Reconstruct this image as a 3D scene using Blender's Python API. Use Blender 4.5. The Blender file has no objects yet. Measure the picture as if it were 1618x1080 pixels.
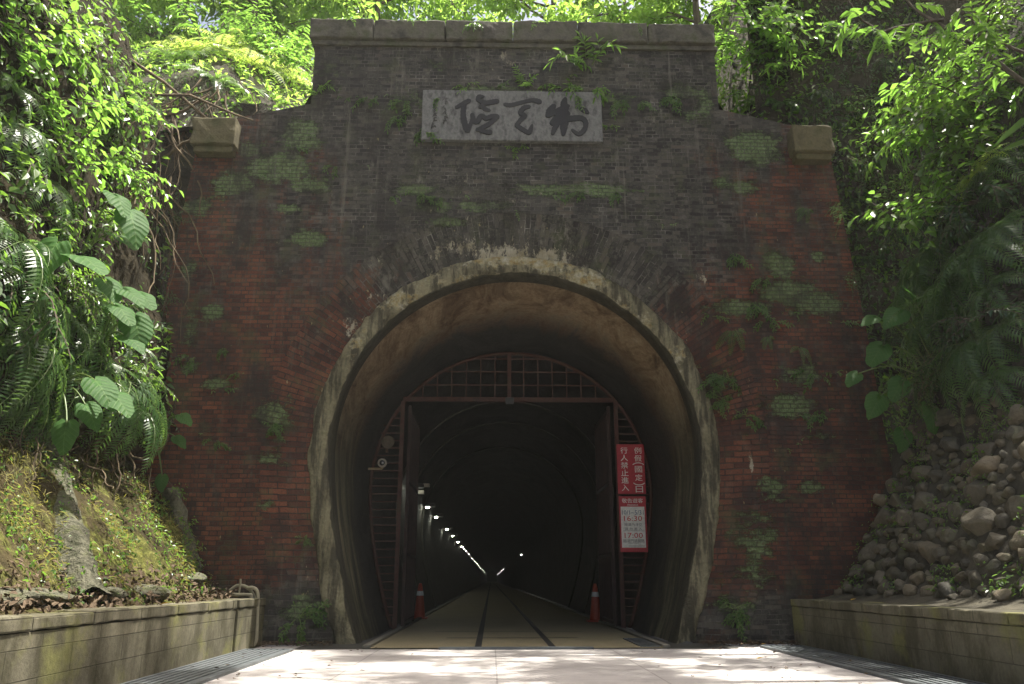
import bpy, bmesh, math, random
import numpy as np
from mathutils import Vector, Matrix, Quaternion, noise
from mathutils.bvhtree import BVHTree
R = math.radians
random.seed(7)
sc = bpy.context.scene
COL = sc.collection

# ------------------------------------------------------------------ camera
CAM = Vector((-0.36, -11.84, 0.85))
YAW, PITCH, FPX, PW, PH = R(1.41699), R(16.37015), 1280.0, 1618, 1080
cam = bpy.data.cameras.new('camera'); cam.sensor_width = 36; cam.lens = 36 * FPX / PW
cam.clip_start = 0.1; cam.clip_end = 2000
camo = bpy.data.objects.new('camera', cam); COL.objects.link(camo)
camo.location = CAM; camo.rotation_euler = (R(90) + PITCH, 0, -YAW)
sc.camera = camo
# ------------------------------------------------------------------ light
SUN_EL, SUN_AZ = R(72), R(10)          # azimuth from +X towards +Y
sdir = Vector((math.cos(SUN_EL) * math.cos(SUN_AZ), math.cos(SUN_EL) * math.sin(SUN_AZ), math.sin(SUN_EL)))
sun = bpy.data.lights.new('sun', 'SUN'); sun.energy = 5.0; sun.angle = R(0.5); sun.color = (1.0, .95, .86)
suno = bpy.data.objects.new('sun', sun); COL.objects.link(suno)
suno.rotation_euler = sdir.to_track_quat('Z', 'Y').to_euler()
world = bpy.data.worlds.new('World'); sc.world = world; world.use_nodes = True
wn = world.node_tree; bg = wn.nodes['Background']; bg.inputs[1].default_value = 0.10
sky = wn.nodes.new('ShaderNodeTexSky'); sky.sky_type = 'NISHITA'; sky.sun_disc = False
sky.sun_elevation = SUN_EL; sky.sun_rotation = R(90) - SUN_AZ; sky.dust_density = 8.0; sky.air_density = 0.8; sky.ozone_density = 0.0
wn.links.new(sky.outputs[0], bg.inputs[0])
sc.view_settings.view_transform = 'Standard'; sc.view_settings.look = 'None'
sc.view_settings.exposure = 1.5; sc.view_settings.gamma = 1
sc.cycles.max_bounces = 8; sc.cycles.diffuse_bounces = 4; sc.cycles.transmission_bounces = 4
sc.cycles.volume_bounces = 0; sc.cycles.transparent_max_bounces = 8
sc.cycles.use_denoising = True
sc.cycles.sample_clamp_indirect = 6.0

# ------------------------------------------------------------------ helpers
def cam_axes():
    F = Vector((math.sin(YAW) * math.cos(PITCH), math.cos(YAW) * math.cos(PITCH), math.sin(PITCH)))
    Rt = Vector((math.cos(YAW), -math.sin(YAW), 0)); return F, Rt, Rt.cross(F)
CF, CR, CU = cam_axes()
def ray(px, py): return CF + CR * ((px - PW / 2) / FPX) - CU * ((py - PH / 2) / FPX)
def onY(px, py, y): d = ray(px, py); return CAM + d * ((y - CAM.y) / d.y)
def onZ(px, py, z): d = ray(px, py); return CAM + d * ((z - CAM.z) / d.z)

class MB:
    """collects shapes for one mesh"""
    def __init__(s): s.v = []; s.f = []; s.mi = []; s.m = 0
    def add(s, vs, fs):
        b = len(s.v); s.v.extend([tuple(v) for v in vs])
        for f in fs: s.f.append(tuple(i + b for i in f)); s.mi.append(s.m)
        return b
    def box(s, c, d, rot=None, taper=1.0):
        x, y, z = d[0] / 2, d[1] / 2, d[2] / 2; t = taper
        vs = [Vector(p) for p in ((-x, -y, -z), (x, -y, -z), (x, y, -z), (-x, y, -z), (-x * t, -y * t, z), (x * t, -y * t, z), (x * t, y * t, z), (-x * t, y * t, z))]
        if rot is not None: vs = [rot @ v for v in vs]
        vs = [v + Vector(c) for v in vs]
        s.add(vs, [(0, 3, 2, 1), (4, 5, 6, 7), (0, 1, 5, 4), (1, 2, 6, 5), (2, 3, 7, 6), (3, 0, 4, 7)])
    def bbox(s, lo, hi, r=.012):
        """bevelled box from corner to corner"""
        bm = bmesh.new(); bmesh.ops.create_cube(bm, size=1)
        lo, hi = Vector(lo), Vector(hi)
        for v in bm.verts: v.co = Vector([lo[i] + (v.co[i] + .5) * (hi[i] - lo[i]) for i in range(3)])
        bmesh.ops.bevel(bm, geom=bm.edges[:], offset=r, segments=2, affect='EDGES', profile=.6)
        bm.verts.index_update()
        s.add([v.co for v in bm.verts], [[v.index for v in f.verts] for f in bm.faces]); bm.free()
    def rbox(s, lo, hi, r=.02, amp=.012, seed=0):
        """worn stone block: bevelled, subdivided and roughened"""
        bm = bmesh.new(); bmesh.ops.create_cube(bm, size=1); lo, hi = Vector(lo), Vector(hi)
        for v in bm.verts: v.co = Vector([lo[i] + (v.co[i] + .5) * (hi[i] - lo[i]) for i in range(3)])
        bmesh.ops.bevel(bm, geom=bm.edges[:], offset=r, segments=2, affect='EDGES', profile=.6)
        for ax in range(3):
            n = int((hi[ax] - lo[ax]) / .07)
            for k in range(1, min(n, 20)):
                co = Vector((0, 0, 0)); co[ax] = lo[ax] + (hi[ax] - lo[ax]) * k / min(n, 20); no = Vector((0, 0, 0)); no[ax] = 1
                bmesh.ops.bisect_plane(bm, geom=bm.verts[:] + bm.edges[:] + bm.faces[:], plane_co=co, plane_no=no)
        c = (lo + hi) / 2
        for v in bm.verts:
            o = Vector([(v.co[i] - c[i]) / max(.01, hi[i] - lo[i]) for i in range(3)]); e = sum(1 for i in range(3) if abs(o[i]) > .44)
            w = noise.fractal(v.co * 5 + Vector((seed, 0, 0)), 1, 2, 4) * amp
            if e >= 2: w -= amp * 1.6 * max(0, noise.noise(v.co * 7 + Vector((seed, 3, 0))) + .1)
            v.co += o.normalized() * w
        bm.verts.index_update(); s.add([v.co for v in bm.verts], [[v.index for v in f.verts] for f in bm.faces]); bm.free()
    def tube(s, pts, rad, n=6, cap=True):
        pts = [Vector(p) for p in pts]
        if not hasattr(rad, '__len__'): rad = [rad] * len(pts)
        base = len(s.v); vs = []; up = None
        for i, p in enumerate(pts):
            t = (pts[min(i + 1, len(pts) - 1)] - pts[max(i - 1, 0)])
            t = t.normalized() if t.length > 1e-9 else Vector((0, 0, 1))
            if up is None: up = Vector((0, 0, 1)) if abs(t.z) < .9 else Vector((1, 0, 0))
            a = t.cross(up)
            if a.length < 1e-4: a = t.cross(Vector((1, .3, 0)))
            a.normalize(); b = a.cross(t).normalized(); up = b
            for k in range(n):
                w = 2 * math.pi * k / n; vs.append(p + (a * math.cos(w) + b * math.sin(w)) * rad[i])
        fs = []
        for i in range(len(pts) - 1):
            for k in range(n):
                k2 = (k + 1) % n; fs.append((i * n + k, i * n + k2, (i + 1) * n + k2, (i + 1) * n + k))
        if cap: fs.append(tuple(range(n))[::-1]); fs.append(tuple((len(pts) - 1) * n + k for k in range(n)))
        s.add(vs, fs)
    def lathe(s, c, prof, n=20, axis=None):
        c = Vector(c); vs = []; fs = []
        q = Vector(axis).to_track_quat('Z', 'Y') if axis is not None else None
        for r, z in prof:
            for k in range(n):
                w = 2 * math.pi * k / n; v = Vector((r * math.cos(w), r * math.sin(w), z)); vs.append((q @ v if q else v) + c)
        for i in range(len(prof) - 1):
            for k in range(n):
                k2 = (k + 1) % n; fs.append((i * n + k, i * n + k2, (i + 1) * n + k2, (i + 1) * n + k))
        fs.append(tuple(range(n))[::-1]); fs.append(tuple((len(prof) - 1) * n + k for k in range(n)))
        s.add(vs, fs)
    def grid(s, P):
        """P[i][j] -> points; quads between"""
        n, m = len(P), len(P[0])
        s.add([p for r in P for p in r], [(i * m + j, i * m + j + 1, (i + 1) * m + j + 1, (i + 1) * m + j) for i in range(n - 1) for j in range(m - 1)])
    def build(s, name, mats, parent=None, smooth=False, origin=None, loc=None):
        me = bpy.data.meshes.new(name)
        v = s.v
        if origin is not None: v = [(a - origin[0], b - origin[1], c - origin[2]) for a, b, c in v]
        me.from_pydata(v, [], s.f); me.update()
        for m in (mats if isinstance(mats, (list, tuple)) else [mats]): me.materials.append(m)
        if max(s.mi, default=0) > 0: me.polygons.foreach_set('material_index', s.mi)
        if smooth: me.polygons.foreach_set('use_smooth', [True] * len(s.f))
        o = bpy.data.objects.new(name, me); COL.objects.link(o)
        if parent is not None: o.parent = parent
        if origin is not None and parent is None: o.location = origin
        return o

def tag(o, label=None, cat=None, group=None, kind=None):
    if label: o['label'] = label
    if cat: o['category'] = cat
    if group: o['group'] = group
    if kind: o['kind'] = kind
    return o
def thing(name, label, cat, loc=(0, 0, 0), group=None):
    o = bpy.data.objects.new(name, None); COL.objects.link(o); o.location = loc; o.empty_display_size = .1
    return tag(o, label, cat, group)
def copy_tree(o, parent=None):
    c = o.copy(); COL.objects.link(c)
    if parent is not None: c.parent = parent
    for ch in list(o.children): copy_tree(ch, c)
    return c
def fbm(p, o=4): return noise.fractal(Vector(p), 1.0, 2.0, o)

# ------------------------------------------------------------------ materials
class NM:
    def __init__(s, name):
        s.mat = bpy.data.materials.new(name); s.mat.use_nodes = True; s.t = s.mat.node_tree
        s.b = s.t.nodes['Principled BSDF']; s.out = s.t.nodes['Material Output']; s._tc = None
    def n(s, typ, **kw):
        x = s.t.nodes.new('ShaderNode' + typ)
        for k, v in kw.items(): setattr(x, k, v)
        return x
    def l(s, a, b): s.t.links.new(a, b)
    def set(s, sock, v):
        if hasattr(v, 'is_output') or isinstance(v, bpy.types.NodeSocket): s.l(v, sock)
        else: sock.default_value = v
    @property
    def obj(s):
        if not s._tc: s._tc = s.n('TexCoord')
        return s._tc.outputs['Object']
    def map(s, vec, scale=(1, 1, 1), loc=(0, 0, 0), rot=(0, 0, 0)):
        m = s.n('Mapping'); s.l(vec, m.inputs[0]); m.inputs['Location'].default_value = loc
        m.inputs['Rotation'].default_value = rot; m.inputs['Scale'].default_value = scale; return m.outputs[0]
    def noise(s, vec, scale, detail=4, rough=.55, dist=0.0):
        x = s.n('TexNoise'); s.l(vec, x.inputs['Vector']); x.inputs['Scale'].default_value = scale
        x.inputs['Detail'].default_value = detail; x.inputs['Roughness'].default_value = rough; x.inputs['Distortion'].default_value = dist
        return x.outputs['Fac']
    def ramp(s, fac, stops):
        x = s.n('ValToRGB'); s.l(fac, x.inputs[0]); e = x.color_ramp.elements
        while len(e) < len(stops): e.new(.5)
        for el, (p, c) in zip(e, stops):
            el.position = p; el.color = (c if hasattr(c, '__len__') else (c, c, c)) + ((1,) if hasattr(c, '__len__') else (1,)) if hasattr(c, '__len__') else (c, c, c, 1)
        return x.outputs[0]
    def mix(s, fac, a, b, mode='MIX'):
        x = s.n('Mix', data_type='RGBA', blend_type=mode); x.clamp_factor = True
        s.set(x.inputs[0], fac)
        for sock, v in ((x.inputs[6], a), (x.inputs[7], b)):
            if isinstance(v, (tuple, list)): v = tuple(v) + (1,) if len(v) == 3 else v
            s.set(sock, v)
        return x.outputs[2]
    def math(s, op, a, b=None, c=None, clamp=False):
        x = s.n('Math', operation=op); x.use_clamp = clamp; s.set(x.inputs[0], a)
        if b is not None: s.set(x.inputs[1], b)
        if c is not None: s.set(x.inputs[2], c)
        return x.outputs[0]
    def smooth(s, v, lo, hi):
        x = s.n('MapRange', interpolation_type='SMOOTHSTEP'); s.l(v, x.inputs[0]); x.inputs[1].default_value = lo; x.inputs[2].default_value = hi
        return x.outputs[0]
    def attr(s, name): x = s.n('Attribute'); x.attribute_name = name; return x.outputs['Fac']
    def sep(s, vec): x = s.n('SeparateXYZ'); s.l(vec, x.inputs[0]); return x.outputs
    def comb(s, x, y, z=0.0):
        c = s.n('CombineXYZ'); s.set(c.inputs[0], x); s.set(c.inputs[1], y); s.set(c.inputs[2], z); return c.outputs[0]
    def bump(s, h, strength=.5, dist=.02, normal=None):
        b = s.n('Bump'); b.inputs['Strength'].default_value = strength; b.inputs['Distance'].default_value = dist
        s.l(h, b.inputs['Height'])
        if normal is not None: s.l(normal, b.inputs['Normal'])
        return b.outputs[0]
    def fin(s, col, rough=.8, normal=None, spec=.3):
        s.set(s.b.inputs['Base Color'], tuple(col) + (1,) if isinstance(col, (tuple, list)) else col)
        s.set(s.b.inputs['Roughness'], rough); s.b.inputs['Specular IOR Level'].default_value = spec
        if normal is not None: s.l(normal, s.b.inputs['Normal'])
        return s.mat

def mat_rough(name, a, b, scale=6, bump=.3, bscale=40, rough=.85, c=None, stretch=(1, 1, 1), bdist=.02):
    """two or three tone worn surface"""
    m = NM(name); v = m.map(m.obj, stretch)
    f = m.noise(v, scale, 6, .6)
    st = [(.32, a), (.68, b)] if c is None else [(.3, a), (.5, b), (.7, c)]
    col = m.ramp(f, st)
    f2 = m.noise(m.obj, bscale, 5, .65)
    col = m.mix(.35, col, m.ramp(f2, [(.3, (.35, .35, .35)), (.7, (1.4, 1.4, 1.4))]), 'MULTIPLY')
    return m.fin(col, rough, m.bump(f2, bump, bdist))

def mat_leaf(name, cols, trans, rough=.38, tfac=.45, vein=False, spec=.5):
    m = NM(name); geo = m.n('NewGeometry'); oi = m.n('ObjectInfo')
    r = m.math('FRACT', m.math('ADD', geo.outputs['Random Per Island'], m.math('MULTIPLY', oi.outputs['Random'], .37)))
    k = len(cols) - 1
    col = m.ramp(r, [(i / k, c) for i, c in enumerate(cols)])
    tcol = m.mix(.6, col, trans)
    tcol = m.mix(1.0, tcol, (1.9, 1.9, 1.9), 'MULTIPLY')
    nrm = None
    if vein:
        uv = m.n('UVMap'); u = m.sep(uv.outputs[0])
        av = m.math('ABSOLUTE', u[1])
        w = m.math('SINE', m.math('MULTIPLY', m.math('ADD', u[0], m.math('MULTIPLY', av, -.75)), 38))
        vn = m.math('GREATER_THAN', w, .93); mid = m.math('LESS_THAN', av, .012)
        vv = m.math('MAXIMUM', vn, mid)
        col = m.mix(m.math('MULTIPLY', vv, .55), col, (.13, .21, .07))
        nrm = m.bump(m.math('MULTIPLY', w, -1), .3, .008)
    f2 = m.noise(m.obj, 30, 3); col = m.mix(.4, col, m.ramp(f2, [(.3, (.5, .5, .5)), (.7, (1.25, 1.25, 1.25))]), 'MULTIPLY')
    mat = m.fin(col, rough, nrm, spec)
    tr = m.n('BsdfTranslucent'); m.set(tr.inputs[0], tcol)
    mx = m.n('MixShader'); mx.inputs[0].default_value = tfac
    m.l(m.b.outputs[0], mx.inputs[1]); m.l(tr.outputs[0], mx.inputs[2]); m.l(mx.outputs[0], m.out.inputs[0])
    return mat

def brick_nodes(m, vec, scale_w=.232, row=.0668, squash=.5):
    br = m.n('TexBrick'); m.l(vec, br.inputs['Vector']); br.inputs['Scale'].default_value = 1
    br.offset = .5; br.offset_frequency = 2; br.squash = squash; br.squash_frequency = 2
    br.inputs['Mortar Size'].default_value = .008; br.inputs['Mortar Smooth'].default_value = .35; br.inputs['Bias'].default_value = -.1
    br.inputs['Brick Width'].default_value = scale_w; br.inputs['Row Height'].default_value = row
    br.inputs['Color1'].default_value = (0, 0, 0, 1); br.inputs['Color2'].default_value = (1, 1, 1, 1); br.inputs['Mortar'].default_value = (.5, .5, .5, 1)
    return br

def mat_brick(name, radial=False):
    m = NM(name)
    p = m.sep(m.obj)
    if radial:
        uv = m.n('UVMap'); q = m.sep(uv.outputs[0])
        wob = m.noise(m.obj, 5, 2)
        vec = m.comb(q[0], m.math('ADD', q[1], m.math('MULTIPLY', wob, .02)))
        br = brick_nodes(m, vec, .235, .072, 1.0)
    else:
        wob = m.noise(m.obj, 1.3, 3)
        vec = m.comb(m.math('ADD', p[0], p[1]), m.math('ADD', p[2], m.math('MULTIPLY', wob, .035)))
        br = brick_nodes(m, vec)
    tone = m.sep(br.outputs['Color'])[0]          # per-brick random
    mort = br.outputs['Fac']
    big = m.noise(m.obj, .9, 5, .6); med = m.noise(m.obj, 5, 6, .65); fine = m.noise(m.obj, 45, 5, .7)
    streak = m.noise(m.map(m.obj, (3.0, 3.0, .35)), 1.6, 5, .6)
    col = m.ramp(tone, [(0, (.058, .021, .012)), (.35, (.10, .034, .018)), (.7, (.148, .050, .026)), (1, (.072, .034, .021))])
    col = m.mix(m.smooth(big, .42, .62), col, m.mix(1, col, (.55, .5, .52), 'MULTIPLY'))
    col = m.mix(.75, col, m.ramp(fine, [(.3, (.45, .45, .45)), (.7, (1.5, 1.5, 1.5))]), 'MULTIPLY')
    col = m.mix(m.math('MULTIPLY', m.smooth(streak, .56, .72), .7), col, (.035, .03, .026))
    # soot and dark biofilm of the crown
    soot = m.attr('soot')
    sk = m.smooth(m.math('ADD', soot, m.math('MULTIPLY', m.math('SUBTRACT', m.math('ADD', m.math('MULTIPLY', streak, 1.3), m.math('ADD', med, big)), 1.65), 1.0)), .08, .62)
    slate = m.ramp(tone, [(0, (.016, .015, .013)), (.3, (.03, .028, .024)), (.55, (.046, .043, .036)), (.85, (.072, .066, .053)), (1, (.088, .058, .04))])
    slate = m.mix(m.math('MULTIPLY', m.smooth(med, .5, .75), .7), slate, (.14, .135, .11))
    col = m.mix(sk, col, slate)
    # mortar
    mc = m.mix(soot, m.ramp(med, [(.4, (.018, .013, .011)), (.7, (.06, .045, .036))]), m.ramp(m.noise(m.obj, 3.2, 6, .7), [(.4, (.015, .015, .015)), (.56, (.10, .095, .085)), (.68, (.24, .23, .2))]))
    col = m.mix(mort, col, mc)
    # moss / lichen
    moss = m.attr('moss')
    mm = m.math('ADD', m.math('MULTIPLY', moss, 1.0), m.math('MULTIPLY', m.math('SUBTRACT', m.math('ADD', m.math('MULTIPLY', m.noise(m.map(m.obj, (.8, .8, 1.3)), 4.2, 10, .88), .95), m.math('MULTIPLY', tone, .05)), .5), 3.4))
    mmask = m.smooth(mm, .42, .58)
    mmask = m.math('MULTIPLY', mmask, m.math('SUBTRACT', 1.0, m.math('MULTIPLY', mort, .7)))
    mcol = m.ramp(m.noise(m.obj, 17, 6, .8), [(.34, (.03, .05, .016)), (.48, (.08, .125, .042)), (.6, (.14, .19, .085)), (.72, (.21, .26, .13))])
    col = m.mix(m.math('MULTIPLY', mmask, m.smooth(m.noise(m.obj, 60, 3, .7), .3, .5)), col, mcol)
    # thin green film everywhere
    film = m.smooth(m.noise(m.obj, 2.1, 7, .72), .5, .68)
    col = m.mix(m.math('MULTIPLY', film, .55), col, (.06, .07, .028))
    dk = m.smooth(m.noise(m.map(m.obj, (1.2, 1.2, .6), (7, 2, 3)), 1.7, 7, .7), .5, .66)
    col = m.mix(m.math('MULTIPLY', dk, .78), col, (.019, .016, .013))
    pale = m.math('MULTIPLY', m.smooth(m.noise(m.map(m.obj, (1.4, 1.4, .7), (3, 8, 1)), 3.0, 7, .75), .56, .7), m.math('ADD', m.math('MULTIPLY', soot, .7), .15))
    col = m.mix(pale, col, (.17, .165, .13))
    # lime specks and runs
    lime = m.attr('lime')
    lm = m.math('ADD', m.math('MULTIPLY', lime, .62), m.math('MULTIPLY', m.math('SUBTRACT', m.noise(m.map(m.obj, (1.6, 1.6, .8)), 3.4, 7, .78), .5), 2.8))
    col = m.mix(m.math('MULTIPLY', m.smooth(lm, .42, .62), .8), col, m.ramp(med, [(.35, (.24, .21, .12)), (.65, (.42, .40, .31))]))
    sp = m.smooth(m.noise(m.map(m.obj, (1, 1, .5), (5, 3, 1)), 13, 3, .5), .7, .76)
    col = m.mix(m.math('MULTIPLY', sp, .55), col, (.34, .29, .15))
    grain = m.noise(m.obj, 26, 6, .8); gm = m.math('MULTIPLY', m.smooth(grain, .5, .64), m.math('MULTIPLY', soot, m.smooth(m.noise(m.map(m.obj, (1, 1, 1), (4, 4, 4)), 1.4, 6, .7), .4, .6)))
    col = m.mix(m.math('MULTIPLY', gm, .7), col, (.125, .125, .085))
    run = m.math('MULTIPLY', m.smooth(m.noise(m.map(m.obj, (5, 5, .28), (2, 2, 9)), 1.5, 6, .7), .56, .68), m.math('ADD', m.math('MULTIPLY', soot, .55), .1))
    col = m.mix(run, col, (.15, .145, .115))
    h = m.math('ADD', m.math('MULTIPLY', mort, -1.0), m.math('ADD', m.math('MULTIPLY', fine, .5), m.math('ADD', m.math('MULTIPLY', mmask, .9), m.math('MULTIPLY', tone, .35))))
    return m.fin(col, .78, m.bump(h, 1.0, .018), .35)

def mat_collar():
    m = NM('collar_concrete')
    big = m.noise(m.obj, 1.6, 6, .65); fine = m.noise(m.obj, 22, 6, .7); st = m.noise(m.map(m.obj, (4, 4, .6)), 1.8, 5, .65)
    col = m.ramp(big, [(.28, (.07, .066, .038)), (.42, (.17, .155, .095)), (.58, (.25, .23, .145)), (.72, (.13, .13, .065))])
    col = m.mix(m.math('MULTIPLY', m.smooth(st, .42, .6), .85), col, (.038, .035, .025))
    lm = m.math('ADD', m.math('MULTIPLY', m.attr('lime'), .8), m.math('MULTIPLY', m.math('SUBTRACT', m.noise(m.obj, 6, 6, .7), .5), 1.5))
    col = m.mix(m.math('MULTIPLY', m.smooth(lm, .35, .6), .8), col, m.ramp(m.noise(m.obj, 8, 5, .7), [(.35, (.30, .21, .07)), (.5, (.36, .33, .20)), (.65, (.50, .48, .38))]))
    col = m.mix(.55, col, m.ramp(fine, [(.3, (.45, .45, .45)), (.7, (1.35, 1.35, 1.35))]), 'MULTIPLY')
    eg = m.smooth(m.math('ADD', m.attr('edge'), m.math('MULTIPLY', m.math('SUBTRACT', big, .5), .9)), .45, .75)  # inner edge darkened: groove shadow and soot both put into the colour
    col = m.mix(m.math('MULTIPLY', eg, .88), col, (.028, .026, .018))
    return m.fin(col, .85, m.bump(m.math('ADD', fine, big), 1.0, .04))

def mat_lining():
    m = NM('lining'); p = m.sep(m.obj)
    big = m.noise(m.map(m.obj, (.9, .55, .9)), 1.5, 8, .72, 1.2); fine = m.noise(m.obj, 18, 6, .7)
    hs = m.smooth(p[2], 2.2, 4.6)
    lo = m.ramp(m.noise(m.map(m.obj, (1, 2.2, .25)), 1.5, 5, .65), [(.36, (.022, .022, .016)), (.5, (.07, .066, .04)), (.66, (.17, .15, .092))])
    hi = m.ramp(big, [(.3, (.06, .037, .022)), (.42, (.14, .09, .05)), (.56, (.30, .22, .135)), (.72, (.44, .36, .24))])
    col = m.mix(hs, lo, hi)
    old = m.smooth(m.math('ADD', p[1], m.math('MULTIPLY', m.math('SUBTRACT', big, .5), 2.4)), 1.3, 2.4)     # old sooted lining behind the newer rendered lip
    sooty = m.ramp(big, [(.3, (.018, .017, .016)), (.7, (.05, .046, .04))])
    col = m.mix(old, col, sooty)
    col = m.mix(.5, col, m.ramp(fine, [(.3, (.5, .5, .5)), (.7, (1.35, 1.35, 1.35))]), 'MULTIPLY')
    return m.fin(col, .8, m.bump(m.math('ADD', fine, m.math('MULTIPLY', big, 3)), .8, .04))

def mat_plaza():
    m = NM('plaza_paving'); p = m.sep(m.obj)
    f = m.noise(m.obj, 1.1, 6, .6); g = m.noise(m.obj, 90, 4, .7)
    col = m.ramp(f, [(.3, (.36, .34, .325)), (.7, (.48, .455, .435))])
    col = m.mix(.5, col, m.ramp(g, [(.3, (.6, .6, .6)), (.7, (1.3, 1.3, 1.3))]), 'MULTIPLY')
    st_ = m.noise(m.obj, 2.6, 8, .75); col = m.mix(m.math('MULTIPLY', m.smooth(st_, .5, .7), .45), col, (.22, .205, .19))
    br = m.n('TexBrick'); m.l(m.map(m.obj, (1, 1, 1), (.3, .4, 0)), br.inputs['Vector']); br.inputs['Scale'].default_value = 1; br.offset = 0
    br.inputs['Brick Width'].default_value = 1.5; br.inputs['Row Height'].default_value = 1.2; br.inputs['Mortar Size'].default_value = .008
    col = m.mix(m.math('MULTIPLY', br.outputs['Fac'], .6), col, (.16, .15, .14))
    return m.fin(col, .8, m.bump(g, .3, .004))

def mat_floor():
    m = NM('exposed_aggregate')
    g = m.noise(m.obj, 55, 5, .8); f = m.noise(m.obj, .8, 4, .6)
    col = m.ramp(g, [(.3, (.12, .10, .055)), (.5, (.24, .205, .12)), (.68, (.42, .37, .24))])
    col = m.mix(m.math('MULTIPLY', m.smooth(f, .45, .7), .5), col, (.20, .17, .11))
    return m.fin(col, .8, m.bump(g, .3, .004))

def mat_blocks(name, ax=1):
    m = NM(name); p = m.sep(m.obj)
    br = m.n('TexBrick'); m.l(m.comb(m.math('ADD', p[0], p[1]), p[2]), br.inputs['Vector']); br.inputs['Scale'].default_value = 1
    br.inputs['Brick Width'].default_value = .88; br.inputs['Row Height'].default_value = .2; br.inputs['Mortar Size'].default_value = .0045; br.inputs['Mortar Smooth'].default_value = .4
    br.inputs['Color1'].default_value = (.12, .11, .075, 1); br.inputs['Color2'].default_value = (.17, .155, .105, 1); br.inputs['Mortar'].default_value = (.05, .045, .03, 1)
    st = m.noise(m.map(m.obj, (1.2, 1.2, .55)), 2.0, 7, .72); g = m.noise(m.obj, 30, 5, .7); b = m.noise(m.obj, 1.7, 5, .6)
    col = m.mix(m.math('MULTIPLY', m.smooth(st, .4, .62), .85), br.outputs['Color'], (.05, .046, .024))
    col = m.mix(m.math('MULTIPLY', m.smooth(b, .52, .68), .6), col, (.17, .17, .05))
    col = m.mix(.5, col, m.ramp(g, [(.3, (.55, .55, .55)), (.7, (1.3, 1.3, 1.3))]), 'MULTIPLY')
    h = m.math('ADD', m.math('MULTIPLY', br.outputs['Fac'], -1.2), m.math('MULTIPLY', g, .4))
    return m.fin(col, .82, m.bump(h, .8, .015))

def mat_earth(name='bank_earth'):
    m = NM(name); p = m.sep(m.obj)
    b = m.noise(m.obj, 1.2, 6, .65); g = m.noise(m.obj, 14, 6, .75)
    col = m.ramp(b, [(.3, (.026, .022, .011)), (.5, (.062, .05, .024)), (.7, (.10, .078, .038))])
    mo = m.smooth(m.noise(m.obj, 2.6, 6, .7), .47, .62)
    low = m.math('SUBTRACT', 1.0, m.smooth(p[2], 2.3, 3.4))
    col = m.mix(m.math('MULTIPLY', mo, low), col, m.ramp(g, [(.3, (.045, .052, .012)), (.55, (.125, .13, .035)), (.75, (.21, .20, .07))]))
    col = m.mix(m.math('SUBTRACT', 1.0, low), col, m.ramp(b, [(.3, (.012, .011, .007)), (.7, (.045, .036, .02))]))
    col = m.mix(.6, col, m.ramp(g, [(.3, (.4, .4, .4)), (.7, (1.4, 1.4, 1.4))]), 'MULTIPLY')
    return m.fin(col, .95, m.bump(m.math('ADD', g, b), .9, .06), .1)

def mat_stone(name, dark=False):
    m = NM(name); oi = m.n('ObjectInfo'); geo = m.n('NewGeometry')
    r = m.math('FRACT', m.math('ADD', oi.outputs['Random'], geo.outputs['Random Per Island']))
    col = m.ramp(r, [(0, (.06, .053, .034)), (.2, (.115, .096, .06)), (.4, (.08, .075, .056)), (.6, (.17, .14, .09)), (.8, (.045, .042, .03)), (1, (.12, .105, .072))])
    g = m.noise(m.obj, 16, 6, .7); b = m.noise(m.obj, 4, 5, .6)
    col = m.mix(m.math('MULTIPLY', m.smooth(b, .5, .66), .55), col, (.075, .08, .035))
    col = m.mix(.65, col, m.ramp(g, [(.3, (.5, .5, .5)), (.7, (1.4, 1.4, 1.4))]), 'MULTIPLY')
    return m.fin(col, .7, m.bump(m.math('ADD', g, b), .8, .025), .4)

def plain(name, col, rough=.5, metal=0.0, spec=.4, bump=0.0):
    m = NM(name); f = m.noise(m.obj, 25, 5, .65); f2 = m.noise(m.obj, 3, 4)
    c = m.mix(.4, tuple(col) + (1,), m.ramp(f, [(.3, (.55, .55, .55)), (.7, (1.3, 1.3, 1.3))]), 'MULTIPLY')
    c = m.mix(.3, c, m.ramp(f2, [(.3, (.6, .6, .6)), (.7, (1.2, 1.2, 1.2))]), 'MULTIPLY')
    m.b.inputs['Metallic'].default_value = metal
    return m.fin(c, rough, m.bump(f, bump, .004) if bump else None, spec)
def emit(name, col, e):
    m = NM(name); m.b.inputs['Emission Color'].default_value = tuple(col) + (1,); m.b.inputs['Emission Strength'].default_value = e
    return m.fin(col, .5)

M = {}
M['brick'] = mat_brick('weathered_brick'); M['brick_ring'] = mat_brick('arch_brick', True)
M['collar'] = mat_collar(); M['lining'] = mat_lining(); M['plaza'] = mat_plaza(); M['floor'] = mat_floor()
M['blocks'] = mat_blocks('block_wall'); M['earth'] = mat_earth(); M['stone'] = mat_stone('river_stone')
M['coping'] = mat_rough('coping_stone', (.035, .033, .028), (.095, .09, .07), 4, .5, 25, c=(.06, .068, .035))
M['corbel'] = mat_rough('corbel_stone', (.06, .053, .027), (.115, .10, .055), 3, .4, 30, c=(.07, .07, .03))
M['slab'] = mat_rough('plaque_stone', (.04, .042, .04), (.165, .168, .16), 5, .6, 24, c=(.095, .10, .092), stretch=(1.6, 1, .9))
M['ink'] = plain('black_paint', (.012, .012, .012), .6)
M['ink_faint'] = plain('worn_black_paint', (.045, .045, .043), .8)
M['rust'] = mat_rough('rusty_red_paint', (.032, .013, .01), (.065, .025, .018), 4, .2, 30, .6, c=(.048, .03, .016))
M['rust_dark'] = mat_rough('dark_rusty_metal', (.022, .014, .012), (.045, .024, .02), 4, .2, 30, .7)
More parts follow.
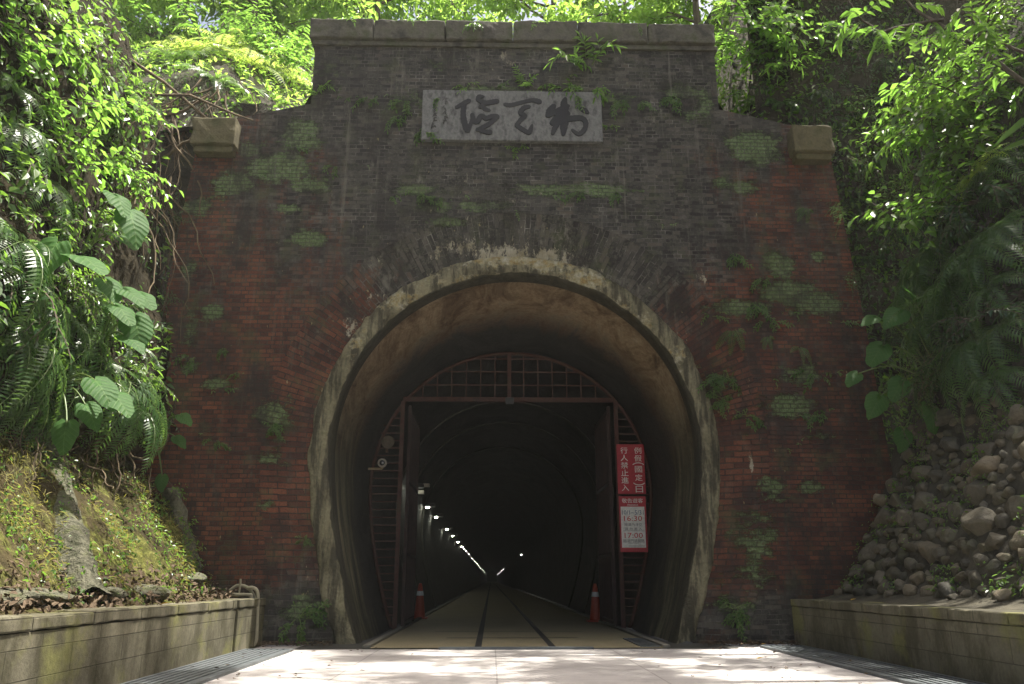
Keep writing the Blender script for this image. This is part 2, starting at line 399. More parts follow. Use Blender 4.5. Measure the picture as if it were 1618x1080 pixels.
M['red'] = plain('red_board', (.38, .02, .032), .45); M['white'] = plain('white_board', (.74, .74, .68), .5)
M['redtxt'] = plain('red_lettering', (.50, .03, .03), .5); M['bluetxt'] = plain('blue_lettering', (.05, .12, .22), .5); M['greytxt'] = plain('grey_lettering', (.12, .12, .11), .5)
M['cone'] = plain('orange_plastic', (.42, .065, .03), .5); M['band'] = plain('reflective_band', (.75, .75, .72), .4)
M['rubber'] = plain('black_rubber', (.02, .02, .02), .8); M['dark'] = plain('dark_metal', (.03, .03, .03), .5)
M['iron'] = plain('grate_steel', (.13, .145, .15), .5, .3, bump=.3); M['strip'] = plain('dark_strip', (.03, .028, .025), .8)
M['kerb'] = plain('kerb_concrete', (.16, .15, .12), .85); M['gutter'] = plain('gutter_concrete', (.05, .048, .04), .9)
M['pipe'] = plain('olive_pipe', (.27, .25, .17), .5); M['pipe_grey'] = plain('grey_hose', (.2, .205, .21), .5); M['pipe_dark'] = plain('dark_hose', (.04, .042, .045), .45)
M['cream'] = plain('cream_plastic', (.45, .42, .34), .4); M['lens'] = plain('lens_glass', (.02, .02, .025), .1, spec=.8)
M['tan'] = plain('tan_metal', (.26, .20, .11), .5)
M['lamp'] = emit('lamp_light', (.98, 1.0, .82), 45.0); M['lampfar'] = emit('lamp_light_far', (1.0, .97, .9), 14.0)
M['litter'] = plain('leaf_litter', (.10, .07, .042), .9); M['yellow'] = plain('yellow_leaf', (.55, .33, .03), .6)
M['bark'] = mat_rough('bark', (.05, .04, .028), (.13, .11, .08), 8, .6, 40, .9, stretch=(1, 1, .3))
M['root'] = mat_rough('root_bark', (.055, .042, .025), (.16, .12, .07), 6, .4, 40, .9)
M['mossy'] = mat_rough('mossy_concrete', (.04, .045, .022), (.14, .135, .095), 6, 1.0, 24, .95, c=(.08, .095, .03), bdist=.08)
M['rock'] = mat_rough('cut_rock', (.016, .015, .011), (.05, .045, .03), 1.4, .9, 9, .95, c=(.03, .036, .015), bdist=.08)
M['mortar'] = mat_rough('bank_mortar', (.022, .02, .013), (.095, .085, .06), 2.5, .9, 18, .95, bdist=.04)
YG = (.22, .40, .045)
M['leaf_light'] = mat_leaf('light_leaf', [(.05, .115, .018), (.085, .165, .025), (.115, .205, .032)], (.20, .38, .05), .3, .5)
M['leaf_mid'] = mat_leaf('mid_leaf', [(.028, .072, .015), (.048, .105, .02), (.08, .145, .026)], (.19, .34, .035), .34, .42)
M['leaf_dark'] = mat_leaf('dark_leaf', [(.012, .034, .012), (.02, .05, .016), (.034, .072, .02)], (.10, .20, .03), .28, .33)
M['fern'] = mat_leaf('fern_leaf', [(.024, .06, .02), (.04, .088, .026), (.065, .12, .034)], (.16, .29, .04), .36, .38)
M['fern_light'] = mat_leaf('light_fern_leaf', [(.11, .19, .035), (.16, .26, .05), (.22, .32, .07)], (.42, .50, .10), .4, .6)
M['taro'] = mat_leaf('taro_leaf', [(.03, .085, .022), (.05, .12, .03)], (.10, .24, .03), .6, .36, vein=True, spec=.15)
M['leaf_sun_tint'] = mat_leaf('sun_tinted_leaf', [(.07, .14, .02), (.12, .20, .03), (.18, .27, .045)], (.30, .46, .08), .35, .62)  # hilltop sun glow put into the leaf colour and translucency
M['stalk'] = mat_leaf('green_stalk', [(.07, .12, .03), (.11, .16, .04)], (.2, .3, .05), .4, .15)
M['brown_leaf'] = mat_leaf('dry_leaf', [(.16, .075, .03), (.24, .13, .05), (.12, .06, .025)], (.3, .15, .04), .7, .35)
M['moss_tuft'] = mat_leaf('moss_blade', [(.06, .075, .018), (.11, .115, .03), (.19, .16, .06)], (.35, .33, .06), .7, .35)

# ------------------------------------------------------------------ ground
def sheet(name, x0, x1, y0, y1, z, mat, nx=2, ny=2):
    b = MB(); b.grid([[(x0 + (x1 - x0) * i / (nx - 1), y0 + (y1 - y0) * j / (ny - 1), z) for i in range(nx)] for j in range(ny)])
    return tag(b.build(name, mat), kind='structure')
sheet('ground', -600, 600, -600, 900, -.012, M['plaza'])
TL = 420
sheet('tunnel_gutter', -2.9, 2.9, -.62, TL, -.004, M['gutter'])
sheet('tunnel_road', -1.93, 1.9, -.60, TL, .002, M['floor'])
b = MB()
for x in (-.525, .457): b.grid([[(x - .045, y, .006), (x + .045, y, .006)] for y in (-.6, 60, TL)])
b.grid([[(-1.03, 1.20, .007), (.97, 1.20, .007)], [(-1.03, 1.29, .007), (.97, 1.29, .007)]])
b.grid([[(-1.3, 2.8, .007), (1.2, 2.8, .007)], [(-1.3, 2.86, .007), (1.2, 2.86, .007)]])
tag(b.build('road_marking_strips', M['strip']), kind='structure')
for x0, x1 in ((-2.03, -1.93), (1.9, 2.0)):
    b = MB(); b.bbox((x0, -.55, -.02), (x1, TL, .035), .008); tag(b.build('road_kerb', M['kerb']), kind='structure')

def grate(name, x0, x1, y0, y1, label, along='y', gap=.075, skew=0):
    t = thing(name, label, 'drain', ((x0 + x1) / 2, (y0 + y1) / 2, 0)); o = t.location
    f = MB(); w = .035
    f.box(((x0 + w / 2), (y0 + y1) / 2, .002), (w, y1 - y0, .03)); f.box(((x1 - w / 2), (y0 + y1) / 2, .002), (w, y1 - y0, .03))
    f.box(((x0 + x1) / 2, y0 + w / 2, .003), (x1 - x0 - 2 * w, w, .03)); f.box(((x0 + x1) / 2, y1 - w / 2, .003), (x1 - x0 - 2 * w, w, .03))
    f.build('frame', M['iron'], t, origin=o)
    k = MB(); k.box(((x0 + x1) / 2, (y0 + y1) / 2, -.006), (x1 - x0 - .07, y1 - y0 - .07, .006)); k.build('drain_channel', M['rubber'], t, origin=o)
    g = MB(); n = int(((x1 - x0) if along == 'y' else (y1 - y0)) / gap)
    for i in range(1, n):
        if along == 'y': g.box((x0 + (x1 - x0) * i / n, (y0 + y1) / 2, .004), (gap * .62, y1 - y0 - .075, .016))
        else: g.box(((x0 + x1) / 2, y0 + (y1 - y0) * i / n, .004), (x1 - x0 - .075, gap * .62, .016))
    g.build('bars', M['iron'], t, origin=o)
grate('drain_grate', -3.46, -2.85, -9.5, -.85, 'long blue-grey steel drain grate along the foot of the left block wall')
grate('drain_grate', 3.22, 3.80, -9.5, -.45, 'long steel drain grate along the foot of the right block wall')
grate('drain_grate', -1.03, .97, -.72, -.62, 'narrow dark channel drain across the road at the tunnel mouth', 'x', .03)
grate('drain_grate', 1.62, 1.88, -.5, 1.0, 'small dark drain cover beside the road just inside the tunnel on the right', 'y', .04)

# ------------------------------------------------------------------ tunnel
def contour(off, Rr=2.75, cz=2.75, xb=2.2, n1=22, n2=64):
    """horseshoe from left foot over the crown to right foot"""
    L = []
    for i in range(n1):
        z = cz * i / n1; x = Rr - (Rr - xb) * ((cz - z) / cz) ** 1.7; L.append((-(x + off), z))
    for i in range(n2 + 1):
        a = math.pi - math.pi * i / n2; L.append(((Rr + off) * math.cos(a), cz + (Rr + off) * math.sin(a)))
    L += [(-x, z) for x, z in L[:n1][::-1]]
    return L
def polar_hit(C, a):
    d = (math.cos(a), math.sin(a)); best = None
    for (x0, z0), (x1, z1) in zip(C[:-1], C[1:]):
        ex, ez = x1 - x0, z1 - z0; den = d[0] * ez - d[1] * ex
        if abs(den) < 1e-12: continue
        t = (x0 * ez - z0 * ex) / den; s = (x0 * d[1] - z0 * d[0]) / den
        if t > 0 and -1e-6 <= s <= 1 + 1e-6: best = t if best is None else max(best, t)
    return best
def blobs(lst):
    out = []
    for px, py, rx, ry, s in lst:
        c = onY(px, py, 0); e = onY(px + rx, py + ry, 0); out.append((c.x, c.z, abs(e.x - c.x) + .01, abs(e.z - c.z) + .01, s))
    return out
MOSS = blobs([(475, 215, 30, 30, 1), (440, 265, 52, 24, 1.1), (395, 235, 22, 14, .9), (365, 290, 28, 22, 1), (310, 325, 26, 14, 1), (490, 293, 34, 11, 1), (455, 330, 20, 9, .9),
  (487, 377, 28, 14, 1), (297, 425, 12, 10, .9), (335, 495, 17, 14, .9), (300, 580, 14, 12, .8), (430, 655, 26, 26, .9), (345, 605, 22, 14, .8), (300, 515, 10, 40, .6),
  (1195, 235, 44, 26, 1.1), (1170, 225, 30, 12, .9), (1175, 295, 24, 12, .9), (1140, 290, 16, 9, .9), (1230, 420, 28, 22, .95), (1240, 460, 55, 24, .9), (1290, 480, 55, 22, .9), (1170, 485, 55, 13, .9),
  (1290, 405, 12, 8, .9), (1270, 590, 40, 20, .75), (1250, 640, 45, 22, .9), (1220, 770, 28, 20, .8), (1280, 770, 24, 12, .8), (1195, 850, 42, 45, .75), (1190, 910, 40, 20, .7),
  (1300, 690, 30, 8, .7), (1075, 145, 34, 14, .9), (690, 325, 28, 11, .9), (760, 325, 44, 9, .85), (870, 300, 85, 11, .8), (945, 300, 60, 12, .9), (660, 300, 40, 10, .9), (1100, 180, 30, 14, .7),
  (1115, 160, 16, 30, .7), (640, 160, 40, 20, .6), (940, 155, 60, 14, .8), (780, 140, 70, 10, .6), (700, 350, 40, 8, .7), (480, 965, 40, 25, .8), (1160, 960, 40, 25, .7), (520, 120, 30, 40, .5), (1140, 600, 40, 40, .5), (430, 720, 22, 14, .7), (420, 800, 12, 10, .7), (700, 100, 60, 14, .4)])
SOOT = blobs([(815, 160, 380, 130, 1.3), (815, 320, 330, 150, 1.25), (640, 200, 120, 120, 1), (1000, 380, 120, 120, .95), (560, 130, 110, 70, 1), (1060, 130, 110, 70, 1), (660, 420, 90, 70, .8), (1010, 470, 70, 60, .7), (1130, 400, 50, 90, .5), (450, 240, 60, 90, .45), (1200, 250, 60, 60, .6), (430, 980, 100, 50, .9), (1180, 985, 120, 40, .8)])
LIME = blobs([(800, 395, 95, 24, 1), (870, 400, 60, 22, 1), (815, 440, 130, 18, .8), (920, 440, 45, 26, .9), (700, 440, 60, 20, .6), (1108, 440, 10, 32, .8), (1190, 740, 5, 42, 1), (800, 105, 20, 32, .6), (1010, 500, 40, 30, .6), (1075, 560, 24, 40, .6), (560, 530, 24, 40, .6), (790, 300, 90, 50, .35), (545, 700, 10, 60, .3), (970, 480, 40, 20, .7), (630, 470, 50, 20, .7)])
def val(lst, x, z):
    m = 0
    for cx, cz, rx, rz, s in lst:
        d = ((x - cx) / rx) ** 2 + ((z - cz) / rz) ** 2
        if d < 6: m = max(m, s * math.exp(-d * .8))
    return m
def paint(o):
    me = o.data; n = len(me.vertices); co = np.empty(n * 3); me.vertices.foreach_get('co', co); co = co.reshape(-1, 3)
    for nm, lst in (('moss', MOSS), ('soot', SOOT), ('lime', LIME)):
        a = me.attributes.new(nm, 'FLOAT', 'POINT'); a.data.foreach_set('value', [min(1.0, val(lst, x, z)) for x, _, z in co])

tun = thing('railway_tunnel', 'old brick railway tunnel portal with a horseshoe arch and moss on its face', 'tunnel')
HALF = [(5.62, -.05), (5.55, 2.0), (5.42, 4.6), (5.2, 7.42), (5.2, 7.99), (3.4, 8.42), (3.4, 9.62)]
OUT = HALF + [(-x, z) for x, z in HALF[::-1]]
OUT[0] = (5.62, -.3); OUT[-1] = (-5.62, -.3)
angs = sorted(set([i * math.pi / 420 for i in range(421)] + [math.atan2(z, x) for x, z in OUT if z > 0]))
EXT = contour(.98); EXTp = [(EXT[0][0], -.4)] + EXT + [(EXT[-1][0], -.4)]
b = MB(); NR = 84; rows = []
for a in angs:
    r0 = polar_hit(EXTp, a); r1 = polar_hit(OUT, a); rr = []
    for k in range(NR + 1):
        r = r0 + (r1 - r0) * k / NR; rr.append((r * math.cos(a), 0, r * math.sin(a)))
    rr.append((rr[-1][0], .95, rr[-1][2])); rows.append(rr)
b.grid([r[::-1] for r in rows])
wall = b.build('brick_wall', M['brick'], tun); paint(wall)
# splayed brick ring
C0, C1 = contour(1.0), contour(.27)
arc = [0]
for p, q in zip(C0[:-1], C0[1:]): arc.append(arc[-1] + .82 * math.dist(p, q))
b = MB(); K = 14; uv = []
for j in range(len(C0)):
    b.v += [(C0[j][0] + (C1[j][0] - C0[j][0]) * k / K, .004 + .19 * k / K, C0[j][1] + (C1[j][1] - C0[j][1]) * k / K) for k in range(K + 1)]
for j in range(len(C0) - 1):
    for k in range(K):
        q = (j * (K + 1) + k, (j + 1) * (K + 1) + k, (j + 1) * (K + 1) + k + 1, j * (K + 1) + k + 1); b.f.append(q); b.mi.append(0)
        uv += [((i % (K + 1)) * .68 / K, arc[i // (K + 1)]) for i in q]
ring = b.build('brick_arch_ring', M['brick_ring'], tun)
ul = ring.data.uv_layers.new(name='UVMap'); ul.data.foreach_set('uv', [c for p in uv for c in p]); paint(ring)
# concrete collar
prof = [(.33, .27), (.32, .20), (.305, .175), (.27, .16), (.20, .155), (.12, .155), (.05, .175), (.012, .21), (0, .26), (-.005, .32), (-.01, .5)]
b = MB(); P = []
for off, y in prof:
    cc = contour(off, n1=40, n2=120); row = []
    for (x, z) in cc:
        kq = 0 if y > .25 and off < .1 else 1
        w = kq * .035 * fbm((x * 2.2, y * 4 + off * 5, z * 2.2)) + kq * (.05 * fbm((x * 1.3 + 4, 7, z * 1.3)) if off > .18 else 0) + kq * .018 * fbm((x * 9, off * 20, z * 9))
        ang = math.atan2(z - 2.4, x); row.append((x + w * math.cos(ang), y - abs(w) * .5, z + w * math.sin(ang)))
    P.append(row)
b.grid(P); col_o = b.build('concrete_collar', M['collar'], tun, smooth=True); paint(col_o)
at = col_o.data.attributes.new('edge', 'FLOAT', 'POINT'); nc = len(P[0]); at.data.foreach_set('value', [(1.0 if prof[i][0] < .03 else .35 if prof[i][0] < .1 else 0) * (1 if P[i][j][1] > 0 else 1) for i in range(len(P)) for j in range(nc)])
# lining
ys = [.34, .6, .8, 1.0, 1.3, 1.6, 2, 2.5, 3, 3.5, 4.2, 5, 6, 8, 10, 13, 17, 22, 30, 40, 60, 90, 140, 220, 320, TL]
b = MB(); P = []
for y in ys:
    k = min(1, max(0, (y - .42) / 2.4)); k = k * k * (3 - 2 * k)
    cc = contour(.015 if y == .34 else 0, 2.75 - .07 * k, 2.75 - .23 * k, 2.2 - .04 * k, 24, 64)
    P.append([(x + .02 * fbm((x, y * .7, z)), y, z + .02 * fbm((x + 9, y * .7, z))) for x, z in cc])
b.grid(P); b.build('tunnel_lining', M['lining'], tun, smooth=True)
b = MB(); b.grid([[(-3, TL - .5, -.1), (3, TL - .5, -.1)], [(-3, TL - .5, 5.4), (3, TL - .5, 5.4)]]); b.build('dark_end_cap', M['dark'], tun)  # added dark sheet standing for the unlit bore beyond the modelled length
for y in (8.2, 11.0, 15.5):
    b = MB(); cc = contour(-.035, 2.68, 2.52, 2.16, 20, 60); b.tube([(x, y, z) for x, z in cc], .03, 6); b.build('lining_rib', M['gutter'], tun, smooth=True)
# coping stones
b = MB(); xs = [-3.5, -2.42, -1.2, -.05, 1.05, 2.25, 3.42]
for x0, x1 in zip(xs[:-1], xs[1:]): b.rbox((x0 + .006, -.11 + random.uniform(-.008, .008), 9.63), (x1 - .006, .75, 10.03 + random.uniform(-.015, .015)), .03, .02, x0)
b.build('coping', M['coping'], tun)
b = MB(); b.bbox((-3.45, -.05, 9.54), (3.45, .6, 9.622), .012); b.build('string_course', M['coping'], tun)
for s in (-1, 1):
    b = MB(); x0, x1 = (-5.2, -4.5) if s < 0 else (4.5, 5.17)
    b.rbox((x0, -.27, 7.5), (x1, .4, 7.99), .03, .018, x0); b.bbox((x0 + .04, -.2, 7.40), (x1 - .04, .3, 7.505), .03)
    b.build('corbel_stone', M['corbel'], tun)

# ------------------------------------------------------------------ plaque with calligraphy
pl = thing('stone_plaque', 'grey stone plaque with three black brush characters set in the brick wall', 'plaque', (-.03, -.06, 8.19))
PX0, PX1, PZ0, PZ1 = -1.55, 1.42, 7.73, 8.66
b = MB(); b.bbox((PX0, -.09, PZ0), (PX1, .05, PZ1), .015); b.build('slab', M['slab'], pl, origin=pl.location)
def pp(u, v): return (PX0 + (u - 130) / 1350 * (PX1 - PX0), PZ1 - (v - 75) / 380 * (PZ1 - PZ0))
def smooth_path(P, W, n=10):
    """Catmull-Rom through the stroke's points"""
    if len(P) < 3:
        return [tuple(P[0][k] + (P[-1][k] - P[0][k]) * i / n for k in (0, 1)) for i in range(n + 1)], [W[0] + (W[-1] - W[0]) * i / n for i in range(n + 1)]
    Q = [P[0]] + list(P) + [P[-1]]; V = [W[0]] + list(W) + [W[-1]]; op, ow = [], []
    for i in range(1, len(Q) - 2):
        for k in range(n):
            t = k / n
            f = lambda a, b_, c, d: .5 * (2 * b_ + (c - a) * t + (2 * a - 5 * b_ + 4 * c - d) * t * t + (3 * b_ - a - 3 * c + d) * t ** 3)
            op.append(tuple(f(Q[i - 1][j], Q[i][j], Q[i + 1][j], Q[i + 2][j]) for j in (0, 1))); ow.append(f(V[i - 1], V[i], V[i + 1], V[i + 2]))
    op.append(P[-1]); ow.append(W[-1]); return op, ow
def strokes(name, lst, mat, depth=.012, y=-.092):
    b = MB()
    for si, (P, W) in enumerate(lst):
        pts, ws = smooth_path(P, W); yy = y - depth - si * .0006
        k = (PX1 - PX0) / 1350
        q = [pp(*p) for p in pts]; L = []; Rr = []
        for i, p in enumerate(q):
            a, c = q[max(0, i - 1)], q[min(len(q) - 1, i + 1)]; t = Vector((c[0] - a[0], c[1] - a[1])); t = t.normalized() if t.length > 0 else Vector((1, 0))
            n = Vector((-t.y, t.x)); w = ws[i] * k / 2 * (1.1 if ws[i] > 10 else 1); w *= 1 + .06 * math.sin(i * 1.7 + si)
            L.append((p[0] + n.x * w, p[1] + n.y * w)); Rr.append((p[0] - n.x * w, p[1] - n.y * w))
        def cap(c, a0, w): return [(c[0] + w * math.cos(a0 + math.pi * j / 6), c[1] + w * math.sin(a0 + math.pi * j / 6) * .95) for j in range(1, 6)]
        t0 = math.atan2(q[1][1] - q[0][1], q[1][0] - q[0][0]); t1 = math.atan2(q[-1][1] - q[-2][1], q[-1][0] - q[-2][0])
        nL = len(L)
        vs = [(x, yy, z) for x, z in L] + [(x, yy, z) for x, z in Rr]
        fs = [(i, i + 1, nL + i + 1, nL + i) for i in range(nL - 1)]
        base = len(vs); e = cap(q[0], t0 + math.pi / 2, ws[0] * k / 2); vs += [(x, yy, z) for x, z in e]
        fs.append(tuple([0] + [base + i for i in range(5)] + [nL]))
        b2 = len(vs); e2 = cap(q[-1], t1 - math.pi / 2, ws[-1] * k / 2); vs += [(x, yy, z) for x, z in e2]
        fs.append(tuple([2 * nL - 1] + [b2 + i for i in range(5)] + [nL - 1]))
        rim = list(range(nL)) + [b2 + 4 - i for i in range(5)] + [2 * nL - 1 - i for i in range(nL)] + [base + 4 - i for i in range(5)]
        nv = len(vs); vs += [(x, y + .004, z) for x, _, z in vs]
        fs += [(rim[i], rim[(i + 1) % len(rim)], nv + rim[(i + 1) % len(rim)], nv + rim[i]) for i in range(len(rim))]
        b.add(vs, fs)
    return b.build(name, mat, pl, origin=pl.location)
strokes('brush_character', [([(385, 213), (430, 187), (478, 160)], [24, 32, 36]), ([(443, 195), (438, 260), (450, 330), (472, 390)], [36, 37, 40, 34]),
  ([(472, 390), (492, 345), (505, 300), (506, 268)], [34, 28, 24, 30]), ([(548, 152), (556, 128), (588, 128)], [34, 34, 20]), ([(545, 150), (600, 174), (640, 170), (690, 160)], [32, 36, 37, 38]),
  ([(562, 208), (582, 192), (598, 220), (632, 233)], [24, 22, 30, 24]), ([(505, 268), (520, 312), (545, 318), (572, 276), (610, 292), (655, 276), (692, 276)], [30, 36, 38, 34, 36, 32, 30]),
  ([(692, 280), (640, 330), (580, 365), (542, 382)], [36, 34, 32, 22]), ([(545, 375), (590, 392), (640, 398)], [22, 32, 38])], M['ink'])
strokes('brush_character', [([(750, 184), (795, 188), (880, 165), (960, 148), (1008, 160)], [26, 30, 28, 30, 42]), ([(930, 198), (893, 208), (866, 246), (897, 270), (870, 300), (835, 342)], [28, 34, 34, 36, 34, 28]),
  ([(835, 342), (880, 372), (930, 402)], [28, 34, 28]), ([(930, 400), (942, 372), (953, 340)], [30, 30, 18])], M['ink'])
strokes('brush_character', [([(1205, 133), (1195, 170), (1202, 214)], [26, 48, 54]), ([(1118, 190), (1088, 230), (1065, 268)], [36, 50, 26]), ([(1080, 266), (1130, 236), (1190, 202), (1225, 190)], [30, 36, 36, 30]),
  ([(1215, 250), (1155, 272), (1100, 322)], [54, 54, 34]), ([(1200, 240), (1192, 330), (1185, 408)], [62, 58, 28]), ([(1152, 308), (1118, 370), (1106, 402)], [40, 34, 26]),
  ([(1110, 330), (1180, 300), (1250, 286), (1322, 282), (1355, 315), (1345, 365), (1300, 402), (1252, 372)], [34, 42, 44, 40, 34, 34, 32, 18]), ([(1322, 212), (1350, 222), (1376, 242)], [26, 38, 18])], M['ink'])
rs = random.Random(3)
for cx, y0, y1, n in ((300, 130, 345, 6), (222, 175, 385, 6)):
    L = []
    for i in range(n):
        cy = y0 + (y1 - y0) * i / n
        for k in range(4):
            x, y = cx + rs.uniform(-14, 10), cy + rs.uniform(0, 26); dx, dy = rs.choice(((18, -3), (3, 20), (-12, 14), (10, 9)))
            L.append(([(x, y), (x + dx, y + dy)], [4, 3]))
    strokes('small_inscription', L, M['ink_faint'], .003)

# ------------------------------------------------------------------ gate
GY = 3.4
gate = thing('iron_gate', 'rusty red iron gate with arched fanlight standing open inside the tunnel', 'gate', (0, GY, 0)); GO = gate.location
def garc(z0=.04):
    L = []
    for x, z in contour(-.04, 2.65, 2.48, 2.15, 30, 60): L.append((x, GY, max(z, z0)))
    return L
b = MB(); b.tube(garc(), .035, 6); b.build('arch_frame', M['rust'], gate, origin=GO, smooth=True)
b = MB(); b.box((-.035, GY, 4.17), (4.06, .08, .085)); b.build('transom', M['rust'], gate, origin=GO)
for s in (-1, 1):
    b = MB(); b.box((s * 2.035 - .03, GY, 2.07), (.075, .075, 4.12)); b.build('post', M['rust'], gate, origin=GO)
    z = .25
    while z < 4.05:
        # width to the arch at this height
        xa = max(abs(x) for x, _, zz in garc() if abs(zz - z) < .12)
        if xa > 2.12:
            b = MB(); b.box(((s * (2.07 + xa) / 2 - .03), GY, z), (xa - 2.07, .022, .022)); b.build('grille_rung', M['rust'], gate, origin=GO)
        z += .142
b = MB()
def top_z(x): return 2.48 + math.sqrt(max(0, 2.61 ** 2 - x * x))
for k in range(-8, 9):
    x = -.035 + k * .277 + (.0 if k == 0 else 0)
    if k == 0 or abs(x) > 1.98: continue
    zt = top_z(x)
    if zt > 4.25: b.box((x, GY, (4.2 + zt) / 2), (.022, .022, zt - 4.2))
for z in (4.455, 4.72, 4.98):
    w = math.sqrt(2.61 ** 2 - (z - 2.48) ** 2); b.box((0, GY, z), (2 * w - .04, .026, .024))
b.build('fanlight_grille', M['rust'], gate, origin=GO)
b = MB(); b.box((-.035, GY - .003, 4.66), (.075, .06, .9)); b.build('king_bar', M['rust'], gate, origin=GO)
b = MB(); b.bbox((-.11, GY - .09, 4.07), (.05, GY - .045, 4.2), .01); b.build('latch_box', M['dark'], gate, origin=GO)
for s in (-1, 1):
    b = MB(); X = s * 1.90 - .03; y0, y1 = GY + .06, GY + 1.95
    for y in (y0, y1): b.box((X, y, 2.06), (.06, .06, 4.0))
    for z in (.12, 1.3, 2.6, 3.98): b.box((X, (y0 + y1) / 2, z), (.05, y1 - y0 - .06, .06))
    for k in range(1, 12): b.box((X, y0 + (y1 - y0) * k / 12, 2.06), (.02, .02, 3.8))
    b.build('gate_leaf', M['rust_dark'], gate, origin=GO)

# ------------------------------------------------------------------ signs
def text_mesh(name, body, size, x, z, y, mat, parent, origin, w=None, lead=1.0, h=None):
    """lettering on a board: centre x, top z"""
    cu = bpy.data.curves.new(name, 'FONT'); cu.body = body; cu.size = size; cu.align_x = 'CENTER'; cu.space_line = lead; cu.extrude = .002; cu.resolution_u = 2
    to = bpy.data.objects.new(name, cu); COL.objects.link(to)
    dg = bpy.context.evaluated_depsgraph_get(); dg.update()
    me = bpy.data.meshes.new_from_object(to.evaluated_get(dg)); bpy.data.objects.remove(to)
    n = len(me.vertices); co = np.empty(n * 3); me.vertices.foreach_get('co', co); co = co.reshape(-1, 3)
    lo, hi = co.min(0), co.max(0); sx = w / (hi[0] - lo[0]) if w else 1; sz = h / (hi[1] - lo[1]) if h else 1
    out = np.empty_like(co)
    out[:, 0] = x + (co[:, 0] - (lo[0] + hi[0]) / 2) * sx - origin[0]; out[:, 2] = z - (hi[1] - co[:, 1]) * sz - origin[2]; out[:, 1] = y - co[:, 2] - origin[1]
    me.vertices.foreach_set('co', out.ravel()); me.materials.clear(); me.materials.append(mat); me.update()
    o = bpy.data.objects.new(name, me); COL.objects.link(o); o.parent = parent; return o
SY = GY - .06
s1 = thing('notice_sign', 'red notice board with two columns of white characters on the right gate grille', 'sign', (2.25, SY, 2.84)); O1 = s1.location
b = MB(); b.bbox((1.988, SY - .012, 2.385), (2.508, SY + .012, 3.31), .01); pan = b.build('board', M['red'], s1, origin=O1)
yt = SY - .0135
for i, ch in enumerate('例假\u0028國定\u0029日'):
    zc = [3.25, 3.105, 2.965, 2.90, 2.745, 2.60, 2.53][i]
    if ch in '()':
        P = [(.11 * math.cos(a), .055 * math.sin(a)) for a in [R(20 + 140 * k / 8) for k in range(9)]]
        sg = 1 if ch == '(' else -1
        zc0 = 2.905 if ch == '(' else 2.605
        bb = MB(); bb.tube([(2.385 + px_, yt, zc0 + sg * pz_) for px_, pz_ in P], .008, 5); bb.build('lettering', M['white'], pan, origin=O1)
    else: text_mesh('lettering', ch, .15, 2.385, zc, yt, M['white'], pan, O1, .135, h=.12)
for i, ch in enumerate('行人禁止進入'): text_mesh('lettering', ch, .15, 2.125, 3.25 - i * .139, yt, M['white'], pan, O1, .135, h=.118)
s2 = thing('hours_sign', 'red and white opening hours board showing 16:30 and 17:00 below the red notice', 'sign', (2.25, SY, 1.83)); O2 = s2.location
b = MB(); b.bbox((1.995, SY - .012, 1.335), (2.497, SY + .012, 2.34), .01); bd = b.build('board', M['red'], s2, origin=O2)
b = MB(); b.bbox((2.022, SY - .016, 1.415), (2.462, SY - .0125, 2.15), .0012); pn = b.build('white_panel', M['white'], s2, origin=O2)
text_mesh('lettering', '敬告遊客', .09, 2.245, 2.30, yt, M['white'], bd, O2, .39, h=.082)
text_mesh('lettering', 'Attention', .04, 2.245, 2.20, yt, M['white'], bd, O2, .20, h=.032)
y2 = SY - .0185
text_mesh('lettering', '10/1~5/31', .09, 2.243, 2.085, y2, M['bluetxt'], pn, O2, .40, h=.08)
text_mesh('lettering', '16:30', .12, 2.243, 1.985, y2, M['redtxt'], pn, O2, .335, h=.095)
text_mesh('lettering', '隧道內淨空', .06, 2.243, 1.855, y2, M['greytxt'], pn, O2, .32, h=.056)
text_mesh('lettering', '請 勿 進 入', .06, 2.243, 1.775, y2, M['greytxt'], pn, O2, .32, h=.054)
text_mesh('lettering', '17:00', .12, 2.243, 1.68, y2, M['redtxt'], pn, O2, .335, h=.095)
text_mesh('lettering', '隧道門禁關閉', .06, 2.243, 1.565, y2, M['greytxt'], pn, O2, .38, h=.06)
for z, w, x in ((1.712, .40, 2.243), (1.495, .2, 2.23), (1.445, .3, 2.30)):
    b = MB(); b.box((x, y2, z), (w, .003, .006)); b.build('rule_line', M['greytxt'], pn, origin=O2)

# ------------------------------------------------------------------ cones, cctv, lamps
def cone(loc, label):
    t = thing('traffic_cone', label, 'traffic cone', loc, 'traffic cones beside the tunnel road')
    b = MB(); b.bbox((-.19, -.19, 0), (.19, .19, .035), .01); b.build('base', M['cone'], t)
    b = MB(); b.lathe((0, 0, .035), [(.135, 0), (.13, .03), (.118, .12), (.098, .30), (.074, .50), (.052, .66), (.036, .725), (.03, .74)], 24); b.build('body', M['cone'], t, smooth=True)
    b = MB(); b.lathe((0, 0, .035), [(.0835, .47), (.0685, .57)], 24); b.f = b.f[:-2]; b.mi = b.mi[:-2]; b.build('reflective_band', M['band'], t, smooth=True)
cone((-2.0, 7.83, 0), 'orange traffic cone with white band beside the left tunnel wall')
cone((1.87, 6.27, 0), 'orange traffic cone with white band just left of the right gate post')
t = thing('security_camera', 'cream security camera on a tan arm at the left gate grille', 'camera', (-2.41, GY - .12, 2.95)); O = t.location
b = MB(); b.lathe((-2.41, GY + .02, 2.95), [(.05, 0), (.075, .02), (.085, .05), (.085, .18), (.07, .2)], 18, (0.1, -1, -.1)); b.build('body', M['cream'], t, origin=O, smooth=True)
